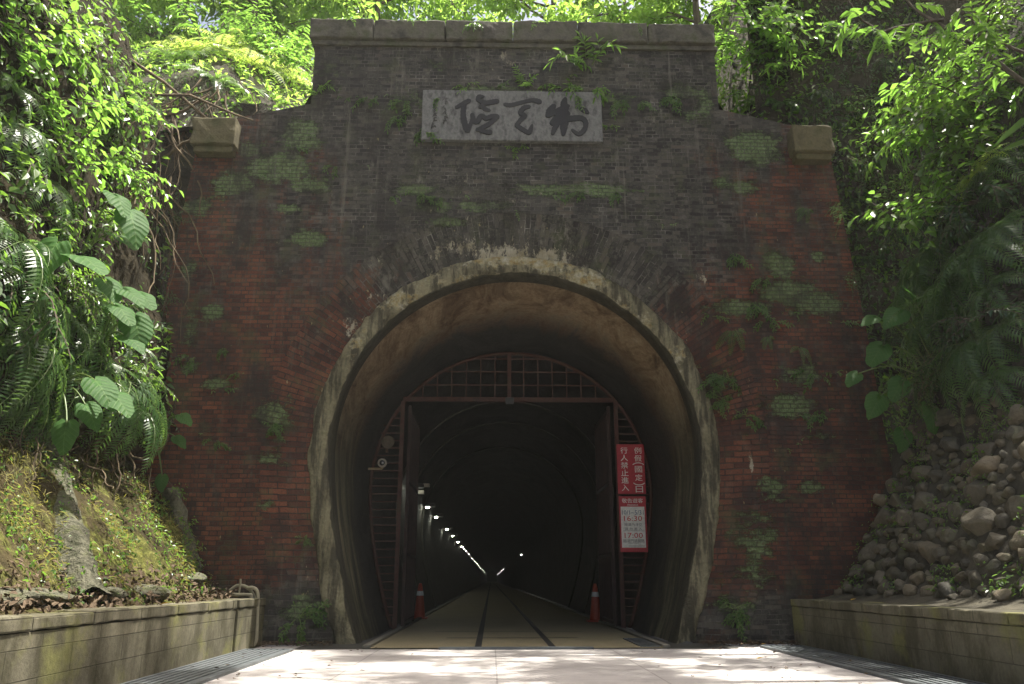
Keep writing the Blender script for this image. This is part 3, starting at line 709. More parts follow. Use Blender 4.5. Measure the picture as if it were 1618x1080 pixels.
b = MB(); b.lathe((-2.39, GY - .16, 2.932), [(.055, 0), (.05, .022), (.02, .03)], 16, (.1, -1, -.1)); b.build('lens', M['lens'], t, origin=O, smooth=True)
b = MB(); b.box((-2.56, GY - .05, 2.835), (.30, .05, .035)); b.box((-2.41, GY - .05, 2.86), (.05, .05, .06)); b.box((-2.69, GY - .05, 2.85), (.03, .07, .11)); b.build('bracket', M['tan'], t, origin=O)
t = thing('horn_loudspeaker', 'small brown horn loudspeaker on the grille above the security camera', 'loudspeaker', (-2.33, GY - .1, 3.32)); O = t.location
b = MB(); b.lathe((-2.33, GY + .03, 3.34), [(.04, 0), (.05, .05), (.07, .1), (.12, .16), (.125, .17), (.10, .165)], 18, (.15, -1, -.1)); b.build('horn', M['bark'], t, origin=O, smooth=True)
b = MB(); b.box((-2.33, GY - .03, 3.2), (.05, .05, .12)); b.build('bracket', M['rust'], t, origin=O)
lampY = [10.2, 14.96, 19.3, 26.9, 32.9, 40.2, 47.4, 51.8, 56.9] + [65 + 15 * i for i in range(15)]
def lamp(loc, side, label, group, far=False):
    t = thing('wall_lamp', label, 'lamp', loc, group)
    b = MB(); b.bbox((-side * .21, -.13, .02), (-side * .02 if False else side * .10, .13, .11), .015); b.build('housing', M['dark'], t)
    b = MB(); b.lathe((-side * -.02, 0, .022), [(.02, -.055), (.04, -.05), (.054, -.03), (.058, 0)], 14)
    b.v = [(x, y * 1.25, z) for x, y, z in b.v]; b.build('lens', M['lampfar'] if far else M['lamp'], t, smooth=True)
    return t
G1 = 'wall lamps along the left tunnel wall'
lamp0 = lamp((-2.42, lampY[0], 3.22), -1, 'lit wall lamp nearest the entrance on the left tunnel wall', G1)
names = ['second', 'third', 'fourth', 'fifth', 'sixth', 'seventh', 'eighth', 'ninth']
for i, y in enumerate(lampY[1:]):
    o = copy_tree(lamp0); o.location = (-2.42, y, 3.12); o.scale = [1 if y < 50 else .38] * 3
    o['label'] = f'lit wall lamp, {names[i]} from the entrance on the left tunnel wall' if i < 8 else 'tiny distant lit wall lamp far down the left tunnel wall'
lampR = lamp((2.42, 66, 3.1), 1, 'single bright lamp on the right tunnel wall, a lone white dot', 'wall lamps along the right tunnel wall', True)
for y in (185, 215, 250, 300, 350):
    o = copy_tree(lampR); o.location = (2.42, y, 3.2); o['label'] = 'tiny distant lamp near the far end of the right tunnel wall'
t = thing('unlit_lamp', 'unlit grey wall lamp high behind the left gate leaf', 'lamp', (-2.25, 11.4, 3.42)); b = MB(); b.bbox((-2.34, 11.3, 3.38), (-2.12, 11.5, 3.47), .015); b.build('housing', M['cream'], t, origin=t.location)
b = MB(); b.bbox((-2.5, 11.36, 3.40), (-2.34, 11.44, 3.44), .006); b.build('bracket', M['dark'], t, origin=t.location)
t = thing('junction_box', 'grey junction box with two dark cables on the left tunnel wall', 'box', (-2.4, 11.0, 3.2)); b = MB(); b.bbox((-2.44, 10.9, 3.14), (-2.24, 11.1, 3.24), .012); b.build('box', M['cream'], t, origin=t.location)
for dy in (-.5, .1):
    b = MB(); b.tube([(-2.52, 10.6 + dy, 1.1), (-2.55, 10.6 + dy, 2.4), (-2.42, 10.8 + dy * .3, 3.15)], .035, 8); b.build('cable', M['pipe_dark'], t, origin=t.location, smooth=True)

# ------------------------------------------------------------------ low block walls
def low_wall(x0, x1, segs, zt, label, nm='block_wall'):
    t = thing(nm, label, 'wall', ((x0 + x1) / 2, -6, 0)); O = t.location
    b = MB()
    for ya, yb_, sh in segs: b.bbox((x0 + sh, ya, -.1), (x1 + sh, yb_, zt - .105), .012)
    b.build('blocks', M['blocks'], t, origin=O)
    b = MB()
    for ya, yb_, sh in segs:
        y = ya
        while y < yb_ - .01:
            y2 = min(yb_, y + .9); b.rbox((x0 + sh - .012, y + .003, zt - .10), (x1 + sh + .012, y2 - .003, zt + random.uniform(-.006, .006)), .016, .008, y); y = y2
    b.build('coping', M['blocks'], t, origin=O)
low_wall(-3.82, -3.5, [(-14, -1.25, 0), (-1.25, -.03, .03)], .615, 'low mossy concrete block wall below the left bank')
low_wall(3.84, 4.14, [(-14, -.03, 0)], .60, 'low olive concrete block wall below the cobbled right bank')

# conduits at the left wall's end
t = thing('conduit_bundle', 'bundle of bent conduits and hoses over the end of the left block wall', 'pipes', (-3.5, -.4, 0)); O = t.location
def cz(u, v, y=-.34): q = onY(300 + u / 6, 900 + v / 6, y); return (q.x, q.y, max(.03, q.z))
def pipe(name, pts, r, mat, y=-.34, dy=0):
    b = MB(); P = [cz(u, v, y) for u, v in pts]
    S, _ = smooth_path([(p[0], p[2]) for p in P], [1] * len(P), 8)
    b.tube([(x, y + dy * i / len(S), max(z, .03)) for i, (x, z) in enumerate(S)], r, 8); b.build(name, mat, t, origin=O, smooth=True)
pipe('conduit', [(330, 235), (400, 180), (450, 150), (520, 155), (575, 195), (612, 260), (622, 330), (618, 420), (590, 490)], .022, M['pipe'], -.36)
pipe('conduit', [(540, 175), (590, 168), (630, 190), (645, 240), (643, 330), (640, 450), (634, 600), (628, 670), (600, 712), (520, 735)], .024, M['pipe'], -.40)
pipe('conduit', [(400, 235), (500, 236), (572, 238), (580, 250), (580, 330), (576, 420), (572, 500)], .024, M['pipe'], -.44)
pipe('rod', [(480, 85), (478, 140), (465, 225)], .014, M['pipe'], -.38)
pipe('hose', [(622, 380), (610, 480), (575, 590), (530, 660), (470, 690)], .017, M['pipe_dark'], -.42)
pipe('hose', [(575, 480), (555, 600), (510, 680), (460, 720)], .02, M['pipe_grey'], -.46)
pipe('hose', [(600, 260), (606, 380), (560, 500), (590, 600), (560, 690)], .013, M['pipe_grey'], -.38)
pipe('conduit', [(495, 650), (478, 720), (520, 745), (570, 750)], .022, M['pipe'], -.48)
b = MB(); c = Vector(cz(455, 705, -.5)); b.lathe(c, [(.06, 0), (.075, .03), (.075, .13), (.05, .16)], 14, (.6, -.6, .3)); b.build('junction_cap', M['pipe_grey'], t, origin=O, smooth=True)

# ------------------------------------------------------------------ banks
def bank(name, prof, ya, yb_, ny, nz, amp, mat, seed, curve=None, label=None):
    """prof: (x,z) polyline; displaced along the outward direction"""
    L = [0]
    for p, q in zip(prof[:-1], prof[1:]): L.append(L[-1] + math.dist(p, q))
    P = []
    for j in range(nz + 1):
        s = L[-1] * j / nz; k = max(i for i in range(len(L) - 1) if L[i] <= s + 1e-9); f = (s - L[k]) / (L[k + 1] - L[k])
        x = prof[k][0] + (prof[k + 1][0] - prof[k][0]) * f; z = prof[k][1] + (prof[k + 1][1] - prof[k][1]) * f; row = []
        for i in range(ny + 1):
            y = ya + (yb_ - ya) * i / ny
            w = amp * min(1, s / .8) * (fbm((y * .55 + seed, z * .55, seed)) + .45 * fbm((y * 2.1, z * 2.1, seed + 4)))
            sg = 1 if x < 0 else -1
            row.append((x + sg * w, y, z + .25 * w))
        P.append(row)
    b = MB(); b.grid(P if prof[0][0] > 0 else P[::-1]); o = b.build(name, mat, smooth=True); tag(o, label, None, None, 'structure'); return o, b
LP = [(-3.7, .57), (-4.1, .64), (-4.3, .85), (-5.35, 2.25), (-5.6, 2.5), (-5.1, 2.95), (-5.1, 3.3), (-5.45, 5), (-6.0, 8), (-7.2, 11), (-9.5, 14), (-15, 16)]
RP = [(4.05, .57), (4.4, .62), (4.65, .7), (5.95, 3.2), (6.2, 3.9), (6.75, 6), (7.5, 8.5), (8.9, 11), (11.5, 14), (16, 16)]
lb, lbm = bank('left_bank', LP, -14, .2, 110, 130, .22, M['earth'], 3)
rb, rbm = bank('right_bank', RP, -14, .2, 110, 110, .12, M['mortar'], 11)
# cut rock beside and behind the wings, hill above
def rockface(name, x0, x1, z1, lean, seed):
    P = []
    for j in range(71):
        z = z1 * j / 70; row = []
        for i in range(61):
            x = x0 + (x1 - x0) * i / 60; w = .18 * fbm((x * .6, z * .6, seed)) + .08 * fbm((x * 2.3, z * 2.3, seed))
            row.append((x, .75 + max(0, z - 5) * lean + w, z))
        P.append(row)
    b = MB(); b.grid(P); o = b.build(name, M['rock'], smooth=True); tag(o, kind='structure'); return b
rfl = rockface('rock_face', -11, -4.4, 9.2, .10, 5); rfr = rockface('rock_face', 4.4, 12, 12.6, .05, 8)
P = []
for j in range(71):
    y = .55 + 26 * (j / 70) ** 1.6; row = []
    for i in range(91):
        x = -16 + 32 * i / 90; t_ = min(1, max(0, (abs(x) - 3.3) / .5)); d_ = max(0, y - .8)
        mid_ = 9.75 + .70 * min(d_, 4) + .4 * max(0, d_ - 4); side_ = 8.2 + 1.05 * min(d_, 4) + .4 * max(0, d_ - 4)
        if x < -4.6: side_ += min(1.0, (-x - 4.6) * .9) * min(1, d_ * 2)
        if x > 4.6: side_ = 4.0 if y < 1.9 else 12.6 + .4 * (y - 1.9)
        z = mid_ * (1 - t_) + side_ * t_ + .14 * fbm((x * .8, y * .8, 2))
        row.append((x, y, z))
    P.append(row)
hb = MB(); hb.grid(P); tag(hb.build('hill', M['rock'], smooth=True), kind='structure')
def bvh(m): return BVHTree.FromPolygons([Vector(v) for v in m.v], m.f)
TREES = dict(L=bvh(lbm), R=bvh(rbm), l=bvh(rfl), r=bvh(rfr), H=bvh(hb))
wm = MB(); wm.v = [tuple(v.co) for v in wall.data.vertices]; wm.f = [tuple(p.vertices) for p in wall.data.polygons]; TREES['W'] = bvh(wm)
def hit(px, py, which='LRlrHW'):
    d = ray(px, py).normalized(); best = None
    for k in which:
        h = TREES[k].ray_cast(CAM, d)
        if h[0] is not None and (best is None or h[3] < best[2]):
            n = h[1] if h[1].dot(d) < 0 else -h[1]; best = (h[0], n, h[3])
    return best
#PART2
# ------------------------------------------------------------------ plants
Z = Vector((0, 0, 1))
def rv(r): return Vector((r.gauss(0, 1), r.gauss(0, 1), r.gauss(0, 1))).normalized()
def leaf(mb, p, d, n, L, W, droop=.15, fold=.22, tipw=.75):
    s = d.cross(n)
    if s.length < 1e-4: s = d.cross(Vector((1, 0, .2)))
    s.normalize(); n = s.cross(d).normalized()
    h = W / 2; dz = Vector((0, 0, -droop * L))
    a = p + d * L * .3 + dz * .12; c = p + d * L * .68 + dz * .5; up = n * (W * fold)
    mb.add([p, a + s * h + up, c + s * h * tipw + up * .8, p + d * L + dz, c - s * h * tipw + up * .8, a - s * h + up], [(0, 1, 2, 3), (0, 3, 4, 5)])
def curve_stem(r, p, d, L, grav, n=7, wob=.12):
    pts = [p.copy()]; d = d.normalized()
    for i in range(n):
        d = (d + rv(r) * wob + Vector((0, 0, -grav / n))).normalized(); p = p + d * (L / n); pts.append(p.copy())
    return pts
def shrub(seed, ns, H, spread, lL, lW, gap, grav=.6, twigs=5, droop=.25, elev=.5):
    r = random.Random(seed); st = MB(); fo = MB()
    def foliate(pts, i0, k):
        seg = sum((pts[i + 1] - pts[i]).length for i in range(len(pts) - 1)); m = max(2, int(seg / gap)); sd = 1
        for q in range(m + 1):
            f = i0 + (1 - i0) * q / m; x = f * (len(pts) - 1); i = min(int(x), len(pts) - 2); p = pts[i].lerp(pts[i + 1], x - i)
            t = (pts[i + 1] - pts[i]).normalized(); side = t.cross(Z)
            if side.length < .1: side = rv(r)
            side.normalize(); sd = -sd
            d = (t * .55 + side * sd * .9 + rv(r) * .35).normalized() if q < m else t
            nn = (Z * .9 + rv(r) * .45).normalized(); sc_ = r.uniform(.65, 1.2)
            leaf(fo, p, d, nn, lL * sc_ * k, lW * sc_ * k, droop * r.uniform(.3, 1.6))
    for i in range(ns):
        az = r.uniform(0, 2 * math.pi); d = Vector((math.cos(az) * spread, math.sin(az) * spread, r.uniform(elev, 1.1)))
        L = H * r.uniform(.6, 1.15); pts = curve_stem(r, Vector((r.uniform(-.05, .05), r.uniform(-.05, .05), -.06)), d, L, grav)
        st.tube(pts, [.012 * (1 - .75 * j / 7) * (H ** .5) for j in range(8)], 4, False); foliate(pts, .25, 1)
        for k in range(twigs):
            j = r.randint(2, 6); d2 = ((pts[j + 1] - pts[j]).normalized() + rv(r) * .9).normalized()
            p2 = curve_stem(r, pts[j], d2, L * r.uniform(.2, .42), grav * .6, 5); st.tube(p2, .004, 3, False); foliate(p2, .1, .9)
    return st, fo
def fern(seed, n, L, pin, grav=1.3, elev=.9, gapn=24, wd=.016, one_side=False):
    r = random.Random(seed); st = MB(); fo = MB()
    for i in range(n):
        az = (r.uniform(-1.3, 1.3) if one_side else 2 * math.pi * (i + r.uniform(-.3, .3)) / n)
        d = Vector((math.cos(az), math.sin(az), r.uniform(.5, 1.2) * elev)); l = L * r.uniform(.65, 1.12)
        pts = curve_stem(r, Vector((0, 0, -.03)), d, l, grav * r.uniform(.8, 1.3), 10, .04)
        st.tube(pts, [.005 * (1 - .7 * j / 10) for j in range(11)], 3, False)
        for q in range(3, gapn + 1):
            f = q / gapn; x = f * 10; k = min(int(x), 9); p = pts[k].lerp(pts[k + 1], x - k); t = (pts[k + 1] - pts[k]).normalized()
            s = t.cross(Z)
            if s.length < .1: continue
            s.normalize(); w = math.sin(math.pi * min(1, .15 + .85 * f)) ** .7 * pin * (1.05 - .35 * f) + .008
            nn = s.cross(t)
            for sg in (-1, 1):
                dd = (s * sg + t * .42 - Z * .12 + rv(r) * .06).normalized(); W = wd * (.7 + .5 * (1 - f))
                a = p + dd * w * .45; q1 = a + t * W * .6; q0 = a - t * W * .5
                fo.add([p, q0 + nn * .004, p + dd * w - Z * w * .18, q1 + nn * .004], [(0, 1, 2, 3)])
    return st, fo
def vine(seed, n, width, L, lL, lW, gap, depth=.25):
    r = random.Random(seed); st = MB(); fo = MB()
    for i in range(n):
        p = Vector((r.uniform(-width, width), r.uniform(-.1, depth), r.uniform(-.2, .25))); l = L * r.uniform(.35, 1.1)
        pts = curve_stem(r, p, Vector((r.uniform(-.4, .4), -.35, .3)), l, 2.6, 9, .16); st.tube(pts, .004, 3, False); m = int(l / gap)
        for q in range(m):
            f = q / m * 9; k = min(int(f), 8); pp_ = pts[k].lerp(pts[k + 1], f - k); d = (rv(r) + Vector((0, -.6, -.35))).normalized(); sc_ = r.uniform(.6, 1.25)
            leaf(fo, pp_, d, (Z * .5 + Vector((0, -.6, 0)) + rv(r) * .4).normalized(), lL * sc_, lW * sc_, .25)
    return st, fo
def grass(seed, n, L, W, grav=1.4):
    r = random.Random(seed); fo = MB()
    for i in range(n):
        az = r.uniform(0, 6.28); d = Vector((math.cos(az) * .7, math.sin(az) * .7, r.uniform(.6, 1.5))); l = L * r.uniform(.5, 1.1)
        pts = curve_stem(r, Vector((r.uniform(-.06, .06), r.uniform(-.06, .06), -.02)), d, l, grav, 5, .05); s = d.cross(Z).normalized()
        vs = []
        for k, p in enumerate(pts): w = W * (1 - k / 5) ** .7 * .5 * (1 if k else .6) + .0008; vs += [p - s * w, p + s * w]
        fo.add(vs, [(2 * k, 2 * k + 1, 2 * k + 3, 2 * k + 2) for k in range(5)])
    return MB(), fo
PROTO = {}
def def_plant(key, name, cat, stm, fom, gen): PROTO[key] = [None, name, cat, stm, fom, gen]
def plant(key, p, up, scale, label, group=None, spin=None, rnd=random.Random(21)):
    P = PROTO[key]
    if P[0] is None:
        st, fo = P[5]; t = thing(P[1], label, P[2]); t.rotation_mode = 'QUATERNION'
        if st.v: st.build('stem', M[P[3]], t)
        fo.build('foliage', M[P[4]], t); P[0] = t
    else: t = copy_tree(P[0])
    t['label'] = label; t['category'] = P[2]
    if group: t['group'] = group
    elif 'group' in t: del t['group']
    q = Vector(up).normalized().to_track_quat('Z', 'Y') @ Quaternion(Z, rnd.uniform(0, 6.28) if spin is None else spin)
    t.location = p; t.rotation_quaternion = q; s = scale * rnd.uniform(.92, 1.08); t.scale = (s, s, s); return t
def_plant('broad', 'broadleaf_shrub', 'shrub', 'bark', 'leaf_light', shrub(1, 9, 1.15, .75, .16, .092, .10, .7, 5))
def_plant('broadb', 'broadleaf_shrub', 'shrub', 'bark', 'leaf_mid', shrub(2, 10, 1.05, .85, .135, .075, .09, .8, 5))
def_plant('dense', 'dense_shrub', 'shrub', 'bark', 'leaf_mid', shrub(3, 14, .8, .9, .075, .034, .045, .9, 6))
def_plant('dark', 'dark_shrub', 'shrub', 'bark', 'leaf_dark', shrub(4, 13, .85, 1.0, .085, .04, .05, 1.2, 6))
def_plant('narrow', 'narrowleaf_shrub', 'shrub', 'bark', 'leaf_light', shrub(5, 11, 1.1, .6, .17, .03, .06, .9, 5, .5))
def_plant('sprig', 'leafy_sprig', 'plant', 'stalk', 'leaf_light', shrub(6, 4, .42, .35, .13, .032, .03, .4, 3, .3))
def_plant('weed', 'wall_weed', 'plant', 'stalk', 'fern', shrub(7, 9, .24, 1.0, .045, .022, .024, 1.4, 4, .3, .25))
def_plant('weedl', 'wall_weed', 'plant', 'stalk', 'leaf_light', shrub(8, 8, .26, .9, .06, .022, .03, 1.0, 3, .3, .3))
def_plant('fern', 'fern', 'fern', 'stalk', 'fern', fern(11, 13, .95, .13, 1.5, .9, 26, .022))
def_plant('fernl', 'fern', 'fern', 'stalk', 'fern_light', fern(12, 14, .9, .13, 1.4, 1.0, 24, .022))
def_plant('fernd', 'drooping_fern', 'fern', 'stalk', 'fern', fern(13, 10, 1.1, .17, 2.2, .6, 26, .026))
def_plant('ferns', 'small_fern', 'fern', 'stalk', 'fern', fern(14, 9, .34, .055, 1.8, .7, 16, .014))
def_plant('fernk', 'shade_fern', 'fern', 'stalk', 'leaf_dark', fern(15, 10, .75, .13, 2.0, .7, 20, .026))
def_plant('vine', 'hanging_vine', 'vine', 'root', 'leaf_mid', vine(16, 26, .5, 1.1, .075, .045, .05))
def_plant('vined', 'hanging_vine', 'vine', 'root', 'leaf_dark', vine(17, 28, .55, 1.2, .065, .036, .045))
def_plant('grass', 'grass_tuft', 'grass', 'stalk', 'leaf_mid', grass(18, 40, .7, .022))
def_plant('moss', 'moss_tuft', 'moss', 'stalk', 'moss_tuft', grass(19, 60, .3, .012, 2.6))
def_plant('drybush', 'dry_bush', 'shrub', 'bark', 'brown_leaf', shrub(20, 16, 1.2, .3, .09, .025, .07, .4, 4, .4, 1.0))

def onbank(px, py, key, s, label, group=None, which='LRlrHW', sink=.03, lift=.9, spin=None):
    h = hit(px, py, which)
    if h is None: print('NOHIT', px, py, label); return
    up = (Z * lift + h[1] * 1.0).normalized()
    return plant(key, h[0] - h[1] * sink, up, s, label, group, spin)
GL, GR_, GTL, GTR, GT, GF = ('plants covering the left bank', 'plants covering the right bank', 'plants on the sunlit edge above the left shoulder of the portal', 'plants on the edge above the right shoulder of the portal', 'plants on the hill edge behind the coping', 'ferns on the shaded rock face right of the portal')
LB = 'on the left bank'
for a in [
  (25, 50, 'broad', 1.1, 'light green broadleaf shrub in the top left corner of the bank'), (100, 70, 'broadb', 1.1, 'mid green broadleaf shrub right of the top left corner shrub'),
  (55, 150, 'broad', 1.0, 'light broadleaf shrub hanging below the top left corner'), (130, 160, 'broad', 1.0, 'light broadleaf shrub leaning right over the dark root-hung recess'),
  (20, 240, 'broadb', 1.1, 'broadleaf shrub at the left edge above the big taro leaves'), (105, 250, 'broad', 1.0, 'bright broadleaf shrub just above the taro leaves on the left bank'),
  (165, 265, 'broad', .8, 'small bright broadleaf shrub at the rim of the dark recess'), (45, 330, 'dense', 1.1, 'dense green shrub left of the large round taro leaf'),
  (150, 340, 'broadb', .7, 'small broadleaf shrub between the two taro clumps'), (15, 420, 'dark', 1.2, 'dark green shrub at the left edge below the taro leaves'),
  (150, 455, 'dark', .9, 'dark shrub under the lower taro leaves on the left bank'), (195, 470, 'dark', .7, 'dark shrub touching the brick wall left edge'),
  (90, 430, 'dense', .9, 'dense shrub just under the big white-sheened taro leaf'), (25, 600, 'dark', .9, 'dark shrub at the left edge above the rocky hollow'),
  (225, 590, 'dense', .7, 'glossy dense shrub beside the brick wall above the mossy slope'), (255, 650, 'dark', .6, 'small dark shrub at the lower end of the left bank foliage'),
  (180, 650, 'broadb', .6, 'sunlit broadleaf plant hanging over the rocky hollow'), (130, 610, 'dense', .8, 'dense shrub above the round drooping taro leaf'),
  (200, 120, 'dark', 1.0, 'dark shrub in the shade above the root-hung recess'), (60, 560, 'grass', 1.1, 'tuft of long arching grass blades on the left bank'),
  (120, 560, 'grass', .9, 'tuft of arching grass right of the longer grass on the left bank'), (150, 520, 'broadb', .7, 'broadleaf plant beside the lower sunlit taro leaf'),
  (70, 20, 'dense', 1.2, 'dense shrub at the top edge of the photo on the left'), (215, 690, 'vine', .55, 'leafy vine hanging over the hollow beside the brick wall'),
  (15, 130, 'fern', 1.0, 'fern at the left edge below the corner shrub'), (170, 175, 'fernd', .9, 'white-sheened fern fronds hanging into the dark recess'),
  (205, 150, 'fern', .7, 'fern sprouting at the top of the dark recess'), (60, 450, 'fernd', 1.0, 'drooping fern left of the dark lower taro leaves'),
  (20, 500, 'fernd', 1.1, 'drooping fern at the left edge halfway down the bank'), (110, 500, 'fern', .9, 'bright fern under the sunlit taro clump'),
  (165, 570, 'fern', .7, 'fern beside the long arching taro leaf'), (205, 540, 'fern', .6, 'fern against the brick wall on the left bank'),
  (40, 640, 'fernd', .7, 'fern hanging over the hollow at the left edge'), (100, 640, 'fern', .6, 'small fern above the left concrete rib'),
  (215, 470, 'fernk', .7, 'dark fern low in the gap left of the brick wall'), (240, 610, 'vined', .6, 'dark vine creeping onto the left edge of the brick wall'),
  (50, 380, 'fern', 1.0, 'fern at the left edge beside the large round taro leaf')]:
    onbank(*a, group=GL, which='L')
for a in [
  (1590, 130, 'broad', 1.0, 'light shrub at the right edge under the overhanging branch'), (1540, 170, 'dense', 1.1, 'dense shrub on top of the right bank foliage'),
  (1480, 205, 'broad', .8, 'bright light green shrub leading the right bank foliage'), (1600, 230, 'broadb', 1.0, 'broadleaf shrub at the right edge behind the long blade leaf'),
  (1510, 250, 'broad', .85, 'yellow-green shrub in sunlight on the right bank'), (1570, 270, 'dense', 1.0, 'dense shrub in the middle of the right bank foliage'),
  (1470, 290, 'dense', .8, 'dense shrub overhanging the dark gap right of the portal'), (1600, 330, 'dark', 1.0, 'dark shrub at the right edge among ferns'),
  (1530, 340, 'dark', .9, 'dark shrub shaded by the yellow-green shrub'), (1470, 370, 'fernd', .8, 'fern with long pale fronds reaching left over the dark gap'),
  (1530, 400, 'fernd', 1.0, 'drooping fern with white-sheened fronds in the right bank middle'), (1600, 410, 'fernd', 1.0, 'drooping fern at the right edge with glossy fronds'),
  (1500, 450, 'fernd', .8, 'drooping fern just above the right taro plant'), (1570, 470, 'fern', 1.0, 'arching fern above the cobbles on the right'),
  (1610, 500, 'dark', .9, 'dark shrub at the right edge above the cobbles'), (1530, 520, 'fernd', .9, 'fern hanging down behind the right taro leaves'),
  (1590, 560, 'fernd', .9, 'lowest fern hanging over the cobbles at the right edge'), (1480, 540, 'dark', .6, 'small dark shrub behind the right taro stalks'),
  (1550, 600, 'vined', .7, 'dark vine trailing onto the top cobbles'), (1440, 430, 'fernk', .7, 'dark fern in the gap between the portal and right taro'),
  (1460, 620, 'vine', .5, 'leafy vine under the right taro on the topmost cobbles'), (1610, 290, 'fernl', .9, 'light fern at the right edge below the blade leaf'),
  (1560, 200, 'narrow', .8, 'narrow-leaved shrub near the top of the right bank'),
  (1500, 150, 'broad', 1.0, 'bright shrub at the upper left end of the right bank foliage'), (1460, 240, 'broadb', .9, 'mid green shrub jutting left toward the right corbel stone'), (1530, 110, 'broad', 1.0, 'light shrub high on the right bank below the overhanging limb'),
  (1600, 90, 'dense', 1.2, 'dense shrub high at the right edge behind the overhanging limb'), (1555, 235, 'broad', 1.0, 'light shrub above the long arching ferns on the right bank'), (1610, 180, 'broadb', 1.1, 'mid green shrub at the right edge above the blade leaf'),
  (1455, 320, 'broad', .8, 'light shrub jutting left below the yellow-green shrub'), (1440, 400, 'dense', .8, 'dense shrub above the right taro beside the dark gap'), (1490, 390, 'broad', .8, 'light shrub among the ferns above the right taro'), (1585, 330, 'broad', .9, 'light shrub among the ferns at the right edge')]:
    onbank(a[0] - (18 if a[2] != 'vine' else 0), a[1], a[2], a[3] * 1.25, a[4], group=GR_, which='R', sink=-.45)
for a in [
  (1330, 190, 'fernk', .7, 'dark fern just above the right corbel stone'), (1385, 240, 'fernk', .9, 'dark fern right of the right corbel stone'), (1345, 310, 'fernk', .8, 'dark fern below the right corbel stone beside the wall edge'),
  (1400, 345, 'fernk', .9, 'dark fern halfway down the shaded gap'), (1365, 400, 'fernk', .8, 'lowest dark fern in the shaded gap beside the brick wall'), (1440, 150, 'fernk', .9, 'dark fern under the bare branch on the rock face'),
  (1290, 140, 'fernk', .8, 'dark fern at the left end of the shaded rock face'), (1420, 290, 'vined', .8, 'dark vine on the rock face beside the yellow-green shrub'), (1480, 110, 'vined', .9, 'dark vine near the top of the shaded rock face'),
  (1370, 170, 'vined', .9, 'dark vine above the corbel on the shaded rock face'), (1550, 110, 'dark', 1.0, 'dark shrub at the upper right of the shaded rock face'), (1320, 90, 'vined', .9, 'dark vine at the upper left of the shaded rock face'),
  (1400, 90, 'fernk', .9, 'dark fern high on the shaded rock face'), (1360, 260, 'vined', .8, 'dark vine right beside the right corbel stone')]:
    onbank(*a, group=GF, which='r')
for a in [
  (345, 85, 'fernl', 1.5, 'sunlit fern leftmost above the left corbel stone'), (390, 100, 'fernl', 1.6, 'sunlit pale fern above the left shoulder of the portal'), (435, 110, 'fernl', 1.5, 'bright sunlit fern left of the coping end'),
  (470, 130, 'fernl', 1.2, 'sunlit fern nearest the coping end on the left'), (400, 140, 'fern', .7, 'fern hanging at the rim of the left shoulder'), (300, 80, 'fernl', 1.5, 'sunlit fern behind the dark branches on the left'),
  (455, 145, 'weedl', 2.0, 'leafy weed on the left shoulder rim near the coping'), (250, 60, 'broad', 1.2, 'sunlit shrub above the dark recess on the left'), (205, 50, 'broadb', 1.1, 'shrub above the dark recess at the left'),
  (300, 25, 'dense', 1.4, 'dense sunlit shrub at the top edge left of the ferns'), (480, 60, 'broad', 1.0, 'light shrub just left of the coping end'), (370, 30, 'broad', 1.3, 'light shrub at the top edge above the sunlit ferns'),
  (430, 45, 'narrow', 1.2, 'narrow-leaved shrub at the top edge left of the coping'),
  (325, 70, 'narrow', 1.5, 'narrow-leaved shrub rising from the sunlit ferns at their left end'), (375, 75, 'fernl', 1.5, 'tall sunlit fern in the middle of the left shoulder edge'), (415, 85, 'broad', 1.1, 'light shrub rising between the sunlit ferns'), (455, 95, 'narrow', 1.3, 'narrow-leaved shrub beside the coping end on the left'),
  (280, 95, 'fern', 1.5, 'fern hanging over the dark recess from the hill edge'), (340, 125, 'fern', 1.2, 'fern hanging above the left corbel stone'), (375, 150, 'vine', .8, 'leafy vine hanging over the left shoulder rim'), (430, 155, 'vine', .7, 'leafy vine hanging over the rim nearer the coping')]:
    onbank(*a, group=GTL, which='HlW')
for a in [
  (1145, 150, 'fernl', .7, 'light fern on the right shoulder close to the coping end'), (1190, 150, 'weedl', 2.2, 'leafy weed on the rim of the right shoulder'), (1235, 160, 'fern', .7, 'fern on the rim of the right shoulder beside the rock face'),
  (1160, 90, 'broad', 1.0, 'bright shrub right of the coping end'), (1215, 110, 'narrow', .9, 'narrow-leaved shrub on the right shoulder'), (1260, 80, 'broad', 1.0, 'light shrub at the foot of the shaded rock face'),
  (1190, 45, 'broad', 1.2, 'bright shrub at the top edge right of the coping'), (1290, 40, 'dense', 1.1, 'dense shrub at the top edge above the shaded rock face'), (1140, 60, 'fernl', .9, 'light fern just behind the right coping end')]:
    onbank(*a, group=GTR, which='Hr')
for i, (px, k, s, lab) in enumerate([(505, 'broad', .8, 'light shrub behind the left end of the coping'), (575, 'narrow', .7, 'narrow-leaved shrub behind the coping left of the middle'), (640, 'broad', .7, 'light shrub spilling over the coping above the plaque left end'),
  (705, 'dense', .7, 'dense shrub behind the coping above the left brush character'), (770, 'broad', .7, 'light shrub behind the middle of the coping'), (835, 'fernl', .8, 'pale fern behind the middle of the coping'), (900, 'broad', .7, 'light shrub behind the coping above the wall sprig'),
  (960, 'narrow', .8, 'narrow-leaved shrub behind the coping left of the dry bush'), (1040, 'drybush', .75, 'dry brown upright bush behind the coping'), (1095, 'broad', .8, 'light shrub behind the right end of the coping')]):
    q = onY(px, 40, 1.0 + .25 * (i % 3)); plant(k, (q.x, q.y, 9.75), (0, -.25, 1), s, lab, GT)
